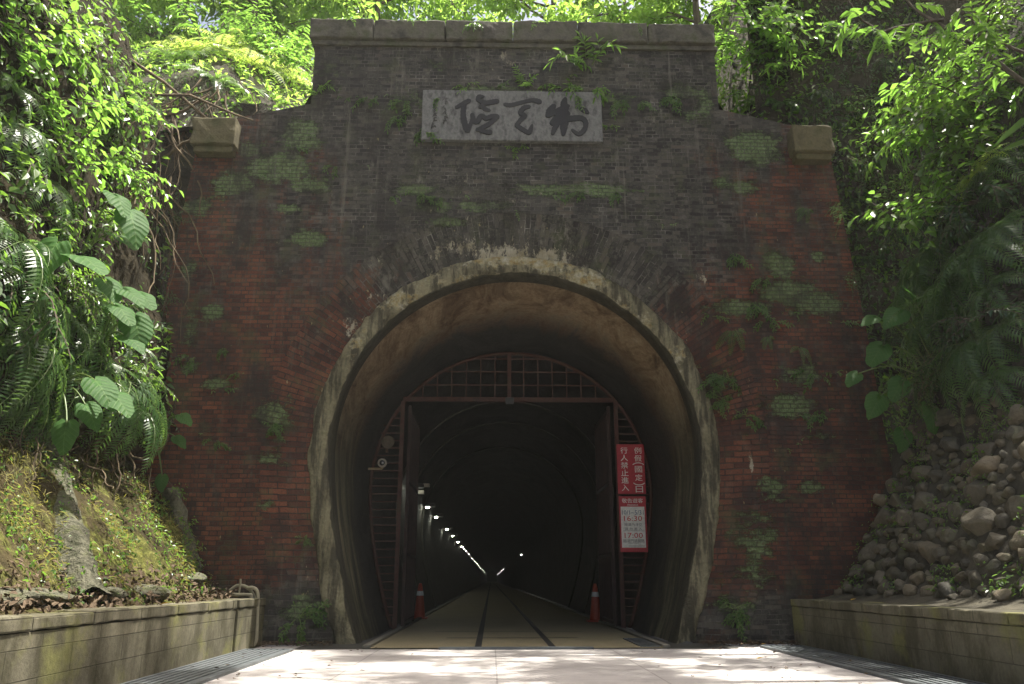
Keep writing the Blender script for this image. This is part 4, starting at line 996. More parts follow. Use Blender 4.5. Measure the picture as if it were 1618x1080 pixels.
for which, key, grp, lab, lst in (('R', 'fernd', 'overlapping ferns on the right bank', 'one of the overlapping drooping ferns that hide the right bank above the cobbles', [(1450, 330), (1500, 310), (1560, 340), (1610, 370), (1480, 410), (1550, 440), (1600, 460), (1510, 560), (1560, 560), (1605, 610), (1530, 470), (1460, 480), (1580, 390), (1620, 520), (1440, 380), (1500, 500), (1545, 300), (1600, 260), (1480, 260)]),
    ('L', 'fernd', 'overlapping ferns on the left bank', 'one of the overlapping drooping ferns low on the left bank foliage', [(30, 440), (80, 480), (130, 520), (50, 530), (100, 570), (25, 560), (170, 600), (70, 610), (150, 470), (195, 600), (20, 380), (60, 290), (20, 200), (210, 640)])):
    for px, py in lst: onbank(px, py, key, random.uniform(.85, 1.25), lab, grp, which, -.12 if which == 'L' else -.35)
# weeds on the brick wall
def onwall(px, py, key, s, label, group='weeds rooted in the brick face'):
    q = onY(px, py, 0); return plant(key, (q.x, .0, q.z), (random.uniform(-.15, .15), -1, .55), s * 1.3, label, group)
for a in [
  (925, 100, 'sprig', 1.25, 'tall bright leafy sprig on the wall just under the coping'), (645, 150, 'weed', 1.3, 'mossy weed at the top left corner of the plaque'), (660, 195, 'weed', 1.2, 'weed hanging beside the left edge of the plaque'),
  (700, 140, 'weed', 1.0, 'low weed on top of the plaque above its small inscription'), (735, 134, 'weedl', .7, 'small weed above the left brush character'), (830, 134, 'sprig', .55, 'small leafy sprig above the middle brush character'),
  (885, 132, 'weedl', 1.3, 'bright bushy weed on top of the plaque left of the right character'), (940, 138, 'weedl', 1.3, 'bright bushy weed over the top right corner of the plaque'), (985, 150, 'weed', 1.2, 'weed trailing right of the plaque corner'),
  (957, 196, 'weedl', .6, 'small weed beside the right edge of the plaque'), (818, 232, 'weedl', .6, 'small weed under the middle of the plaque'), (533, 256, 'weed', .9, 'mossy weed on the wall left and below the plaque'),
  (583, 256, 'weed', .6, 'tiny weed right of the weed below the left shoulder'), (620, 303, 'weed', .8, 'weed on the dark brick left of the arch crown'), (662, 298, 'weed', .9, 'weed cluster above the left haunch of the arch'),
  (735, 303, 'weed', .5, 'tiny weed in the dark brick below the plaque'), (815, 325, 'weed', .7, 'weed on the dark brick above the arch crown'), (925, 296, 'weed', .9, 'weed right of the wall middle under the plaque'),
  (975, 298, 'weed', .8, 'weed on the row right of the plaque middle'), (1060, 143, 'weed', 1.1, 'mossy tuft under the right end of the coping'), (1275, 325, 'ferns', .8, 'small fern on the brick below the right corbel stone'),
  (1150, 395, 'weed', 1.1, 'dark weed on the brick right of the arch crown'), (1160, 515, 'ferns', 1.1, 'pale small fern on the brick right of the arch haunch'), (1125, 490, 'weed', .9, 'weed at the edge of the arch ring on the right'),
  (1212, 528, 'ferns', .7, 'small fern right of the pale small fern'), (1265, 545, 'ferns', .8, 'small fern in the mossy patch near the right wing edge'), (1290, 580, 'weed', 1.2, 'weed in the lower part of the right mossy patch'), (1150, 590, 'weed', 1.2, 'weed at the right flank of the arch ring'),
  (1140, 625, 'weed', .8, 'lower weed at the right flank of the arch ring'), (1250, 645, 'weed', 1.3, 'weed streak on the right wing level with the taro'), (1210, 500, 'weed', 1.0, 'weed on top of the right mossy patch'), (355, 545, 'weed', .6, 'small creeping weed on the left wing'),
  (345, 605, 'weed', .9, 'weed low on the left wing beside the bank foliage'), (430, 665, 'weed', .8, 'weed on the left wing near the arch ring'), (380, 585, 'weed', .5, 'tiny weed in the middle of the left wing'), (475, 970, 'weed', 1.2, 'dark weed at the foot of the wall left of the arch'),
  (498, 150, 'sprig', .5, 'small sprig where the left shoulder meets the raised parapet'), (1165, 955, 'weed', 1.0, 'weed at the foot of the wall right of the arch'), (480, 850, 'weed', .4, 'tiny weed beside the left flank of the arch'),
  (310, 555, 'weed', 1.0, 'weed at the left edge of the brick wall'), (465, 225, 'weed', .9, 'weed in the mossy patch right of the left corbel stone'), (1050, 350, 'weed', .6, 'tiny weed on the dark brick right of the arch crown'), (1185, 470, 'weed', 1.1, 'weed at the left end of the right mossy patch'), (1255, 480, 'weed', 1.2, 'weed in the middle of the right mossy patch'), (1320, 500, 'weed', 1.1, 'weed at the right end of the mossy patch beside the wing edge'), (1225, 585, 'weed', 1.2, 'weed between the two mossy patches of the right wing'), (1180, 650, 'weed', .9, 'weed on the right wing beside the arch flank'), (1300, 640, 'weed', 1.0, 'weed on the right wing close to the taro leaves'), (1215, 430, 'weed', .9, 'weed in the upper mossy patch of the right wing'), (1245, 700, 'weed', .8, 'lowest weed streak of the right wing'), (700, 305, 'weed', .8, 'weed on the mossy brick row left of the wall middle'), (870, 300, 'weed', .9, 'weed on the mossy brick row in the wall middle'), (405, 270, 'weed', .7, 'small weed in the moss below the left corbel stone'), (600, 143, 'weed', 1.2, 'weed on the brick ledge left of the plaque'), (560, 146, 'weed', .9, 'mossy weed farther left of the plaque on the same ledge'), (635, 175, 'weed', 1.1, 'weed hanging left of the plaque side'), (770, 134, 'weed', 1.1, 'weed on top of the plaque between left and middle characters'), (860, 140, 'weed', 1.0, 'weed hanging over the plaque top between middle and right characters'), (910, 136, 'weed', 1.3, 'weed on top of the plaque above the right character'), (1010, 155, 'weed', .8, 'last weed of the row trailing right of the plaque'), (1320, 330, 'vined', .3, 'small dark vine at the right wing edge below the corbel stone'), (1345, 440, 'vined', .3, 'small dark vine at the right wing edge above the taro'), (285, 350, 'vined', .25, 'small dark vine at the left wing edge below the corbel stone'), (262, 470, 'vined', .25, 'small dark vine at the left wing edge above the bank foliage'), (340, 690, 'weed', .7, 'weed on the left wing above the low block wall')]:
    onwall(*a)

for px, k, s, lab in [(560, 'weedl', 1.2, 'weed hanging over the coping left of the plaque'), (655, 'weedl', .9, 'small weed on the coping above the plaque left end'), (745, 'weed', 1.3, 'weed spilling over the coping above the plaque middle'), (850, 'weedl', .8, 'small weed on the coping right of its middle'), (1010, 'weed', 1.1, 'weed on the coping near its right end')]:
    q = onY(px, 36, -.08); plant(k, (q.x, -.06, 10.02), (0, -.7, 1), s, lab, 'weeds rooted on the coping')
# taro plants with big heart leaves
def heart(nv=30):
    L = []
    for i in range(nv):
        a = 2 * math.pi * i / nv; c = math.cos(a)
        rr = .5 * (1 + .32 * c) * (1 - .8 * math.exp(-((abs(a - math.pi)) / .26) ** 2)) ; L.append((rr * c + .12 + .24 * max(0, c) ** 8, rr * math.sin(a) * .86))
    return L
HEART = heart()
def taro_leaf(p, d, n, L, parent, org, seed, stem_from):
    r = random.Random(seed); s = d.cross(n).normalized(); n = s.cross(d).normalized(); b = MB(); uv = []
    rings = [0, .35, .7, 1.0]; vs = []; us = []
    def P(u, v):
        w = -.38 * max(0, u) ** 2 + .1 * min(0, u) - .3 * abs(v) ** 1.5 + .12 * abs(v) + .022 * math.sin(9 * u + seed) + .02 * math.sin(11 * v + seed * 2) * abs(v) * 3
        return p + d * u * L + s * v * L + n * w * L
    vs.append(P(0, 0)); us.append((0, 0))
    for k in rings[1:]:
        for i, (u, v) in enumerate(HEART):
            kk = k * (1 + (.035 * math.sin(i * 2.1 + seed) if k == 1 else 0)); vs.append(P(u * kk, v * kk)); us.append((u * kk, v * kk))
    n_ = len(HEART); fs = [(0, 1 + i, 1 + (i + 1) % n_) for i in range(n_)]
    for q in range(2):
        for i in range(n_): fs.append((1 + q * n_ + i, 1 + (q + 1) * n_ + i, 1 + (q + 1) * n_ + (i + 1) % n_, 1 + q * n_ + (i + 1) % n_))
    b.add(vs, fs); o = b.build('leaf', M['taro'], parent, smooth=True, origin=org)
    ul = o.data.uv_layers.new(name='UVMap'); ul.data.foreach_set('uv', [c for f in fs for i in f for c in us[i]])
    st = MB(); sf = Vector(stem_from); mid = sf.lerp(p, .55) + Vector((0, 0, .16 * (p - sf).length)); Q, _ = smooth_path([tuple(sf.xz), tuple(mid.xz), tuple(p.xz)], [1, 1, 1], 6)
    ysx = [sf.y + (p.y - sf.y) * i / (len(Q) - 1) for i in range(len(Q))]
    st.tube([(x, y, z) for (x, z), y in zip(Q, ysx)], [.016 - .008 * i / len(Q) for i in range(len(Q))], 6); st.build('stalk', M['stalk'], parent, smooth=True, origin=org)
def taro(label, root_px, leaves, which, out=.0):
    """root_px on the bank; leaves: (px, py, metres towards viewer from the bank, length, direction xz, facing)"""
    h = hit(*root_px, which); t = thing('taro_plant', label, 'plant', h[0], 'large taro plants on the banks'); O = h[0]
    for i, (px, py, dep, L, dx, dz, fy) in enumerate(leaves):
        dd = ray(px, py).normalized(); L *= .88; dist = (O - CAM).dot(dd) - dep; p = CAM + dd * dist
        d = Vector((dx, -.35, dz)).normalized(); n = Vector((.25, -fy, 1.0)).normalized()
        taro_leaf(p, d, n, L, t, O, i * 3 + len(label), O)
taro('taro with one large round yellow-green leaf and one shiny pale leaf on the left bank', (75, 440), [(90, 385, .5, .5, -.3, -.8, 1.6), (118, 402, .6, .52, .9, -.25, .4)], 'L')
taro('taro with three shiny pale leaves beside the dark recess', (130, 400), [(180, 305, .35, .42, .8, -.7, .3), (205, 335, .4, .5, .6, -.9, .5), (185, 370, .35, .4, .9, -.35, .4)], 'L')
taro('taro with dark drooping leaves below the shiny ones on the left bank', (120, 490), [(165, 440, .3, .4, .8, -.7, .6), (195, 455, .3, .4, .9, -.4, .6), (218, 462, .2, .36, .9, -.5, .7)], 'L')
taro('taro with a large sunlit leaf against the brick wall', (160, 540), [(212, 500, .4, .5, .5, -.9, .9), (180, 480, .35, .45, .9, -.5, .5), (196, 530, .5, .4, .8, -.3, .5)], 'L')
taro('taro with a long pale leaf and a round drooping leaf above the hollow', (90, 610), [(105, 668, .5, .36, .1, -1, 2.2), (150, 600, .5, .45, .8, -.6, .6), (175, 620, .5, .42, .9, -.5, .5), (135, 640, .4, .35, .7, -.7, .8)], 'L')
taro('small taro leaf hanging over the mossy slope beside the brick wall', (240, 690), [(256, 752, .25, .24, .1, -1, 2.5), (285, 655, .3, .26, .9, -.5, 1), (278, 690, .25, .24, .9, -.6, .9)], 'L')
taro('big leaved taro hanging over the top of the cobbles on the right', (1490, 610), [(1425, 490, .35, .42, -.8, -.5, .8), (1395, 545, .45, .42, -.7, -.7, 1.0), (1445, 470, .2, .34, -.3, .3, .9), (1425, 600, .55, .38, -.6, -.8, 1.1), (1390, 625, .5, .4, -.6, -.85, 1.1), (1468, 640, .55, .42, .1, -1, 1.3), (1428, 680, .4, .34, -.3, -1, 1.4), (1355, 590, .35, .28, -.8, -.6, 1.0), (1385, 500, .3, .3, -.9, -.3, .8)], 'R')
# long blade leaf at the right edge
h = hit(1612, 240, 'R'); t = thing('blade_leaf_plant', 'plant with one long broad blade leaf at the right edge', 'plant', h[0]); O = h[0]
for (px, py, qx, qy) in ((1640, 175, 1565, 232), (1650, 215, 1580, 236)):
    a = CAM + ray(px, py).normalized() * ((O - CAM).length - .5); e = CAM + ray(qx, qy).normalized() * ((O - CAM).length - .6); b = MB(); leaf(b, a, (e - a).normalized(), Vector((-.3, -.8, .6)), (e - a).length, .14, .05, .15); b.build('leaf', M['leaf_light'], t, origin=O)
b = MB(); b.tube([O, (a + O) / 2 + Vector((0, 0, .1)), a], .012, 5); b.build('stalk', M['stalk'], t, origin=O)

# ------------------------------------------------------------------ ground cover: uncountable creepers on the banks
def cover(name, m, n, test, L, W, mat, seed, label=None):
    r = random.Random(seed); b = MB(); tri = []
    cum = []; tot = 0
    for f in m.f:
        a, c, d = Vector(m.v[f[0]]), Vector(m.v[f[1]]), Vector(m.v[f[2]])
        ce = (a + d) / 2
        if not test(ce, r): continue
        tot += (c - a).cross(d - a).length; cum.append(tot); tri.append(f)
    import bisect
    for _ in range(n):
        f = tri[min(bisect.bisect(cum, r.random() * tot), len(tri) - 1)]; V = [Vector(m.v[i]) for i in f]
        u, v = r.random(), r.random(); p = V[0].lerp(V[1], u).lerp(V[3].lerp(V[2], u), v); nn = (V[1] - V[0]).cross(V[2] - V[0]).normalized()
        if nn.dot(CAM - p) < 0: nn = -nn
        d = (rv(r) + nn * .5 - Z * .5).normalized(); k = r.uniform(.5, 1.3); p = p + nn * r.uniform(0, .12)
        leaf(b, p, d, (nn + Z * .5 + rv(r) * .5).normalized(), L * k, W * k, .2)
    return tag(b.build(name, mat), label or None, None, None, 'stuff')
def nz(p, s, t): return fbm((p.x * s, p.y * s, p.z * s)) > t
cover('creeping_ivy', lbm, 8000, lambda p, r: p.z > 2.75 and p.y > -8.5 and nz(p, .7, -.22), .11, .06, M['leaf_mid'], 1)
cover('creeping_ivy', lbm, 9000, lambda p, r: p.z > 2.7 and p.y > -8.5 and nz(p + Vector((5, 0, 0)), .9, -.2), .07, .035, M['leaf_dark'], 2)
cover('creeping_ivy', rbm, 12000, lambda p, r: p.z > 3.3 + .5 * fbm((p.y, p.z, 1)) and p.y > -8.5 and nz(p, .7, -.22), .085, .045, M['leaf_mid'], 3)
cover('creeping_ivy', rbm, 9000, lambda p, r: p.z > 3.1 + .5 * fbm((p.y, p.z, 1)) and p.y > -8.5, .07, .035, M['leaf_dark'], 4)
cover('creeping_ivy', rfr, 19000, lambda p, r: p.z > 1 and nz(p, .8, -.2), .08, .035, M['leaf_dark'], 5)
cover('creeping_ivy', rfr, 11000, lambda p, r: p.z > 2 and nz(p + Vector((2, 0, 7)), .9, -.25), .11, .052, M['leaf_mid'], 15)
cover('creeping_ivy', rfl, 3500, lambda p, r: p.z > 4 and nz(p, .8, .1), .08, .04, M['leaf_dark'], 6)
cover('undergrowth', hb, 12000, lambda p, r: p.y < 6 and abs(p.x) < 11 and nz(p, 1.3, -.05), .10, .05, M['leaf_mid'], 17)
cover('undergrowth', hb, 20000, lambda p, r: p.y < 7 and abs(p.x) < 11 and nz(p + Vector((1, 0, 3)), 1.2, -.2), .15, .055, M['leaf_sun_tint'], 7)
cover('moss_cover', lbm, 5200, lambda p, r: .7 < p.z < 2.3 and p.y > -7 and nz(p, .9, -.1), .07, .011, M['moss_tuft'], 8)
cover('creeping_weeds', lbm, 2600, lambda p, r: .62 < p.z < 2.6 and p.y > -7 and nz(p + Vector((3, 3, 0)), 1.1, .05), .045, .026, M['leaf_mid'], 9)
cover('leaf_litter', lbm, 1800, lambda p, r: p.z < .95 and p.y > -8, .07, .035, M['litter'], 10)
cover('creeping_weeds', rbm, 4200, lambda p, r: .7 < p.z < 3.3 and p.y > -7 and nz(p, 1.1, .0), .05, .026, M['leaf_mid'], 11)
# a line of debris where the wall meets the paving
b = MB(); r = random.Random(5)
for i in range(700):
    x = r.choice((-1, 1)) * r.uniform(2.5, 3.9); y = -.02 - abs(r.gauss(0, .16)); leaf(b, Vector((x, y, r.uniform(.0, .05))), Vector((r.uniform(-1, 1), r.uniform(-1, 1), .1)).normalized(), (Z + rv(r) * .4).normalized(), r.uniform(.03, .07), .025, .1)
for i in range(110):
    x = r.choice((-1, 1)) * abs(r.gauss(2.6, .7)); y = r.uniform(-6, -.5); leaf(b, Vector((x, y, .004 + r.uniform(0, .01))), Vector((r.uniform(-1, 1), r.uniform(-1, 1), .08)).normalized(), (Z + rv(r) * .3).normalized(), r.uniform(.03, .08), .03, .08)
tag(b.build('leaf_litter', M['litter']), kind='stuff')
for i, (px, py, lab) in enumerate([(1202, 1019, 'fallen yellow leaf at the foot of the wall right of the arch'), (1196, 1041, 'fallen yellow leaf on the paving right of the tunnel mouth'), (1452, 948, 'yellow leaf lying on the right block wall'), (105, 955, 'yellow leaf lying on the left block wall')]):
    q = onZ(px, py, .006 if py > 1000 else .615)
    if py < 1000: q.x = (3.98 if q.x > 0 else -3.66); q.y = max(-7, min(-.5, q.y))
    b = MB(); leaf(b, q, Vector((.9, .3, .1)).normalized(), Z, .09, .05, -.1, .2); tag(b.build('fallen_leaf', M['yellow'], origin=tuple(q)), lab, 'leaf', 'fallen yellow leaves')

# ------------------------------------------------------------------ cobbles, ribs, roots
rev = thing('cobble_revetment', 'bank of rounded river stones set in mortar above the right block wall', 'stone bank', (4.6, -3, .6)); RO = rev.location
r = random.Random(9); cand = []; placed = []
for _ in range(9000):
    y = r.uniform(-7.2, -.1); z = r.uniform(.66, 3.55)
    if z > 3.15 + .3 * fbm((y, 0, 3)): continue
    h = TREES['R'].ray_cast(Vector((0, y, z)), Vector((1, 0, 0)))
    if h[0] is None: continue
    rad = r.choice((.06, .07, .08, .09, .1, .11, .13, .15, .19)) * (1.12 if z < 1.4 else .95)
    if all((h[0] - q).length > (rad + q2) * .9 for q, q2, _ in placed): placed.append((h[0], rad, h[1] if h[1].x < 0 else -h[1]))
def stone(b, c, rad, nrm, seed):
    bm = bmesh.new(); bmesh.ops.create_icosphere(bm, subdivisions=3, radius=1); rr = random.Random(seed)
    s = Vector((rr.uniform(.75, .95), rr.uniform(.95, 1.35), rr.uniform(.72, 1.0))) * rad; rot = Quaternion(rv(rr), rr.uniform(-.6, .6)).to_matrix(); o = Vector((seed * 1.7, seed * .3, 0))
    vs = []
    for v in bm.verts:
        p = v.co.copy(); k = 1 + .25 * noise.noise(p * 1.1 + o) + .09 * noise.noise(p * 2.6 + o)
        for q_ in range(11):
            cn = rv(random.Random(seed * 31 + q_)); dd_ = p.dot(cn) - .64
            if dd_ > 0: p -= cn * dd_ * .88
        p = p * k * 1.1
        vs.append(rot @ Vector((p.x * s.x, p.y * s.y, p.z * s.z)) + c)
    bm.verts.index_update(); b.add(vs, [[v.index for v in f.verts] for f in bm.faces]); bm.free()
def seen(q):
    d = (q[0] - CAM); f = d.dot(CF); px = PW / 2 + FPX * d.dot(CR) / f
    return -50 < px < PW + 40
vis = sorted([q for q in placed if seen(q)], key=lambda q: -q[1] / (q[0] - CAM).length); rest = vis[98:] + [q for q in placed if not seen(q)]
for i, (c, rad, n_) in enumerate(vis[:98]):
    b = MB(); stone(b, c + n_ * rad * r.uniform(-.05, .3), rad, n_, i); b.build('stone', M['stone'], rev, smooth=True, origin=RO)
b = MB()
for i, (c, rad, n_) in enumerate(rest): stone(b, c + n_ * rad * .15, rad, n_, 500 + i)
o = b.build('small_stones', M['stone'], rev, smooth=True, origin=RO); o['kind'] = 'stuff'
RIBS = []
def rib(label, a, c, w, thick):
    ha, hc = hit(*a, 'LW'), hit(*c, 'LW')
    if not ha or not hc: print('NORIB', a, c, ha, hc); return
    t_ = (hc[0] - ha[0]).normalized(); n_ = (ha[1] + hc[1]).normalized(); s = t_.cross(n_).normalized(); b = MB(); P = []
    for i in range(25):
        f = i / 24; p = ha[0].lerp(hc[0], f); row = []
        for k in range(13):
            u = -1 + 2 * k / 12; prof_ = thick * (1 - abs(u) ** 6) ; q = p + s * (u * w / 2) + n_ * (prof_ - .06); q += n_ * .06 * fbm((q.x * 4, q.y * 4, q.z * 4)) + s * .05 * fbm((q.y * 3, q.z * 3, 1)); row.append(q)
        P.append(row)
    b.grid(P); RIBS.append(b); tag(b.build('concrete_rib', M['mossy'], smooth=True, origin=tuple(ha[0])), label, 'concrete rib')
rib('long mossy concrete rib running down the left bank', (62, 690), (138, 955), .36, .22)
rib('short mossy concrete rib beside the brick wall on the left', (270, 775), (308, 905), .22, .2)
for i_, rb_ in enumerate(RIBS): cover('creeping_weeds', rb_, 420, lambda p, r: nz(p, 2.2, -.05), .045, .028, M['leaf_mid'], 40 + i_)
rs = random.Random(4)
def rock(px, py, rad, label):
    h_ = hit(px, py, 'L')
    if not h_: print('NOROCK', px, py); return
    b = MB(); stone(b, Vector((0, 0, 0)), rad, Z, int(px)); o = b.build('mossy_stone', M['mossy'], smooth=True); o.location = h_[0] + Vector((.05, 0, 0)); o.scale = (1.1, 1.5, .6); tag(o, label, 'stone', 'mossy stones at the foot of the left bank')
for a in [(300, 915, .17, 'flat mossy stone nearest the brick wall on the left ledge'), (225, 935, .2, 'long mossy stone at the foot of the sunlit slope'), (60, 945, .18, 'mossy stone left of the long concrete rib foot'), (170, 940, .14, 'small mossy stone right of the long concrete rib foot'), (15, 945, .16, 'mossy stone at the left edge of the photo')]: rock(*a)
def roots(label, starts, n, L, seed, wander=.18, rr=(.006, .022)):
    r = random.Random(seed); b = MB(); O = None
    for i in range(n):
        px, py, which = r.choice(starts); h_ = hit(px + r.uniform(-35, 35), py + r.uniform(-15, 15), which)
        if h_ is None: continue
        p = h_[0] + h_[1] * r.uniform(.02, .35)
        if O is None: O = tuple(p)
        pts = [p]; d = Vector((r.uniform(-.5, .5), -.15, -.8)); n_ = 12; l = L * r.uniform(.5, 1.1)
        for k in range(n_): d = (d + rv(r) * wander * 2 + Vector((0, 0, -.12))).normalized(); p = p + d * l / n_; pts.append(p)
        r0 = r.uniform(*rr); b.tube(pts, [r0 * (1 - .6 * k / n_) for k in range(n_ + 1)], 5, False)
    return tag(b.build('hanging_roots', M['root'], smooth=True, origin=O), label, 'roots')
roots('tangle of thin brown roots hanging in the dark recess left of the portal', [(230, 170, 'lL'), (270, 200, 'lL'), (300, 150, 'lL'), (250, 280, 'lL'), (210, 300, 'lL'), (340, 160, 'lH')], 90, 2.6, 3)
roots('few roots hanging over the slope left of the long concrete rib', [(60, 720, 'L'), (20, 700, 'L')], 22, .9, 8, .25, (.004, .014))
roots('roots hanging in the hollow above the sunlit mossy slope', [(130, 730, 'L'), (180, 730, 'L'), (215, 745, 'L'), (240, 770, 'L')], 48, .9, 6, .25, (.004, .016))
t = thing('fallen_branches', 'dark bare branches arching across the recess above the left corbel stone', 'branches', (-5.5, .4, 8.2)); O = t.location
for P in ([(180, 130), (240, 150), (300, 150), (370, 180), (400, 190)], [(200, 90), (260, 130), (330, 190)], [(260, 250), (290, 225), (330, 215), (345, 200)], [(175, 210), (220, 190), (290, 175), (330, 150)]):
    b = MB(); Q = [onY(px, py, .1 + .12 * math.sin(px)) for px, py in P]; b.tube(Q, [.03 - .004 * i for i in range(len(Q))], 6); b.build('branch', M['root'], t, origin=O, smooth=True)

# ------------------------------------------------------------------ trees
def tree(seed, H, crown_r, lL, lW, nleaf, nl=6, lean=(0, 0), clear=.45, clump=.55):
    r = random.Random(seed); tr = MB(); fo = MB(); tips = []
    top = Vector((lean[0] * H, lean[1] * H, H * .8)); pts = [Vector((0, 0, -.3))]
    for k in range(1, 8): f = k / 7; pts.append(Vector((top.x * f * f, top.y * f * f, top.z * f)) + Vector((r.uniform(-.1, .1), r.uniform(-.1, .1), 0)) * f)
    tr.tube(pts, [H * .018 * (1 - .75 * k / 7) + .01 for k in range(8)], 8)
    def limb(p, d, L, rad, lev):
        q = curve_stem(r, p, d, L, -.1 if lev == 0 else .1, 6, .2); tr.tube(q, [rad * (1 - .7 * k / 6) for k in range(7)], 5, False)
        if lev < 2:
            for _ in range(3 if lev == 0 else 2): j = r.randint(2, 5); limb(q[j], ((q[j + 1] - q[j]).normalized() + rv(r) * .8), L * r.uniform(.4, .65), rad * .5, lev + 1)
        tips.append(q[-1]); 
        if lev: tips.append(q[4]); tips.append(q[3])
    for i in range(nl):
        f = clear + (1 - clear) * (i + .5) / nl; k = min(int(f * 7), 6); az = i * 2.4 + r.uniform(-.4, .4)
        limb(pts[k], Vector((math.cos(az), math.sin(az), r.uniform(.25, .8))), crown_r * r.uniform(.7, 1.1), H * .008, 0)
    limb(pts[-1], Vector((0, 0, 1)), H * .2, H * .006, 0)
    per = max(4, nleaf // len(tips))
    for t_ in tips:
        c = clump * r.uniform(.6, 1.2)
        for _ in range(per):
            o = rv(r) * c * r.random() ** .45; p = t_ + Vector((o.x, o.y, o.z * .6)); d = (rv(r) + o.normalized() * .6 + Vector((0, 0, -.25))).normalized(); s = r.uniform(.6, 1.25)
            leaf(fo, p, d, (Z + rv(r) * .55).normalized(), lL * s, lW * s, .25)
    return tr, fo
TP = {}
def put_tree(key, loc, s, spin, label, group, mat='leaf_sun_tint', **kw):
    if key not in TP:
        tr, fo = tree(**kw); t = thing('broadleaf_tree', label, 'tree', loc, group); tr.build('trunk', M['bark'], t, smooth=True); fo.build('crown', M[mat], t); TP[key] = t
    else: t = copy_tree(TP[key])
    t['label'] = label; t['group'] = group; t.location = loc; t.rotation_euler = (0, 0, spin); t.scale = (s, s, s); return t
def hill_z(x, y):
    h_ = TREES['H'].ray_cast(Vector((x, y, 60)), Vector((0, 0, -1))); return h_[0].z if h_[0] else 9
GTREE = 'trees on the hill above the portal'
TA = dict(seed=31, H=6.0, crown_r=2.0, lL=.2, lW=.1, nleaf=4200, nl=8, clear=.2, clump=.7)
TB = dict(seed=37, H=5.0, crown_r=1.8, lL=.26, lW=.07, nleaf=3800, nl=8, clear=.2, clump=.65)
for i, (x, y, k, s, lab) in enumerate([(-9.5, 4, 'A', 1, 'leafy tree at the far left of the hilltop'), (-6.4, 5.5, 'B', 1, 'tree above the sunlit ferns on the left hilltop'), (-3.6, 7, 'A', .95, 'tree behind the left end of the coping'), (-1.2, 8, 'B', 1, 'tree behind the coping above the left brush character'),
    (1.2, 6.5, 'A', .9, 'tree behind the middle of the coping'), (3.4, 8, 'B', 1.05, 'tree behind the dry brown bush'), (5.6, 5.5, 'A', 1, 'bright tree right of the coping end'), (8.5, 6.5, 'B', 1, 'tree above the shaded rock face'), (11.5, 5, 'A', 1.1, 'tree at the far right of the hilltop'), (-7.8, 8.5, 'A', 1.15, 'tree behind the others on the left hilltop'), (7.3, 4.2, 'A', .9, 'small tree above the right shoulder of the portal'), (-11, 7, 'B', 1.3, 'tall tree at the top left corner'), (4.5, 4.6, 'A', .8, 'small bright tree just behind the right end of the coping'), (-5.4, 8.2, 'A', 1.15, 'tree behind the gap above the sunlit ferns'), (-8.6, 6.2, 'A', 1.25, 'broad tree filling the gap at the top left of the hilltop')]):
    put_tree(k, (x, y, hill_z(x, y)), s, i * 1.3, lab, GTREE, **(TA if k == 'A' else TB))
GS = 'trees leaning over the cutting'
TC = dict(seed=41, H=7.5, crown_r=2.9, lL=.13, lW=.06, nleaf=9000, nl=9, clear=.3, clump=.6, lean=(-.18, -.05))
TD = dict(seed=43, H=7.0, crown_r=2.4, lL=.13, lW=.065, nleaf=8500, nl=9, clear=.72, clump=.6, lean=(.8, 0))
put_tree('D', (9.2, -3.2, 11.8), 1.05, 3.2, 'tree leaning far over the cutting from the right bank', GS, mat='leaf_mid', **TD)
put_tree('D', (9.2, -6.6, 11.8), 1.0, 2.95, 'second tree leaning far over the cutting nearer the viewer', GS)
put_tree('D', (13.4, -2.4, 13.6), .72, 3.14, 'small leaning tree at the top of the right bank', GS)
put_tree('D', (9.6, -.6, 13.0), .9, 3.14, 'tree leaning over the cutting from beside the shaded rock face', GS, mat='leaf_mid', **TD)
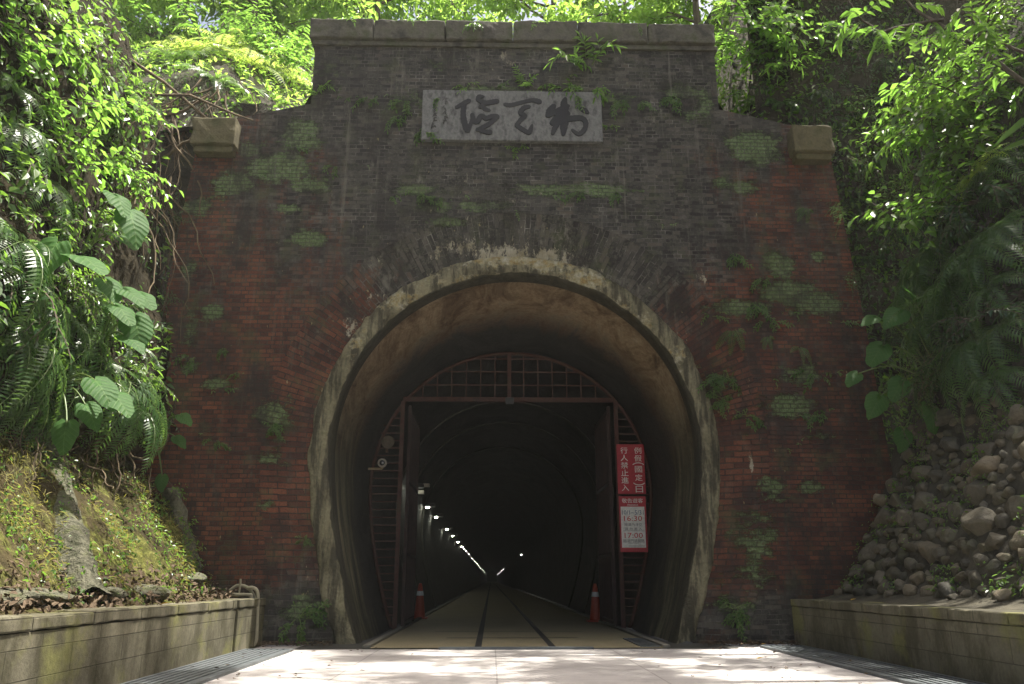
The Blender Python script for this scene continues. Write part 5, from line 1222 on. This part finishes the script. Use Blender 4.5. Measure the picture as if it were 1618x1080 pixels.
# overhanging limb at the top right
t = thing('overhanging_limb', 'long thin mossy limb with pale leaf sprays reaching in at the top right', 'branch', tuple(onY(1600, 100, -2.2))); O = t.location
def limbp(P, y, r0, nm='limb'):
    b = MB(); Q = [onY(px, py, y + dy) for px, py, dy in P]; S = []
    for i in range(len(Q) - 1):
        for k in range(5): S.append(Q[i].lerp(Q[i + 1], k / 5) + Vector((0, 0, .012 * math.sin(i * 5 + k))))
    S.append(Q[-1]); b.tube(S, [r0 * (1 - .7 * k / len(S)) for k in range(len(S))], 6); b.build(nm, M['bark'], t, origin=O, smooth=True); return S
A1 = limbp([(1640, 150, 0), (1580, 100, 0), (1520, 60, 0), (1470, 30, 0), (1440, 10, .1), (1400, -40, .2)], -2.2, .04)
A2 = limbp([(1490, 32, 0), (1440, 38, -.1), (1395, 50, -.2), (1365, 35, -.2), (1340, 0, -.2)], -2.2, .028)
A3 = limbp([(1640, 95, -.6), (1590, 70, -.7), (1540, 40, -.8), (1525, 5, -.8)], -2.2, .025)
r = random.Random(13)
for S, nn_ in ((A1, 10), (A2, 9), (A3, 9)):
    for i in range(nn_):
        p = S[r.randint(2, len(S) - 1)]; st = MB(); fo = MB(); q = curve_stem(r, p, Vector((r.uniform(-1, .5), r.uniform(-.9, .3), r.uniform(-.7, .5))), r.uniform(.35, .7), .9, 6, .15); st.tube(q, .005, 4, False)
        for k in range(1, 7):
            tt = (q[k] - q[k - 1]).normalized(); sd = tt.cross(Z).normalized()
            for sg in (-1, 1): leaf(fo, q[k], (tt * .6 + sd * sg + rv(r) * .2 - Z * .1).normalized(), (Z + rv(r) * .3).normalized(), r.uniform(.11, .18), r.uniform(.045, .065), .3)
        fo.m = 0; st.m = 1
        b = MB(); b.add(fo.v, fo.f); b.m = 1; b.add(st.v, st.f); b.build('leaf_spray', [M['leaf_light'], M['stalk']], t, origin=O)

# ------------------------------------------------------------------ haze
HZ = NM('haze'); HZ.t.nodes.remove(HZ.b); pv = HZ.n('VolumePrincipled'); pv.inputs['Color'].default_value = (.92, .95, .9, 1); pv.inputs['Density'].default_value = .0009; pv.inputs['Anisotropy'].default_value = .2
HZ.l(pv.outputs[0], HZ.out.inputs['Volume'])
b = MB(); b.box((0, 205, 10.5), (60, 460, 25)); o = b.build('haze', HZ.mat); tag(o, kind='stuff')
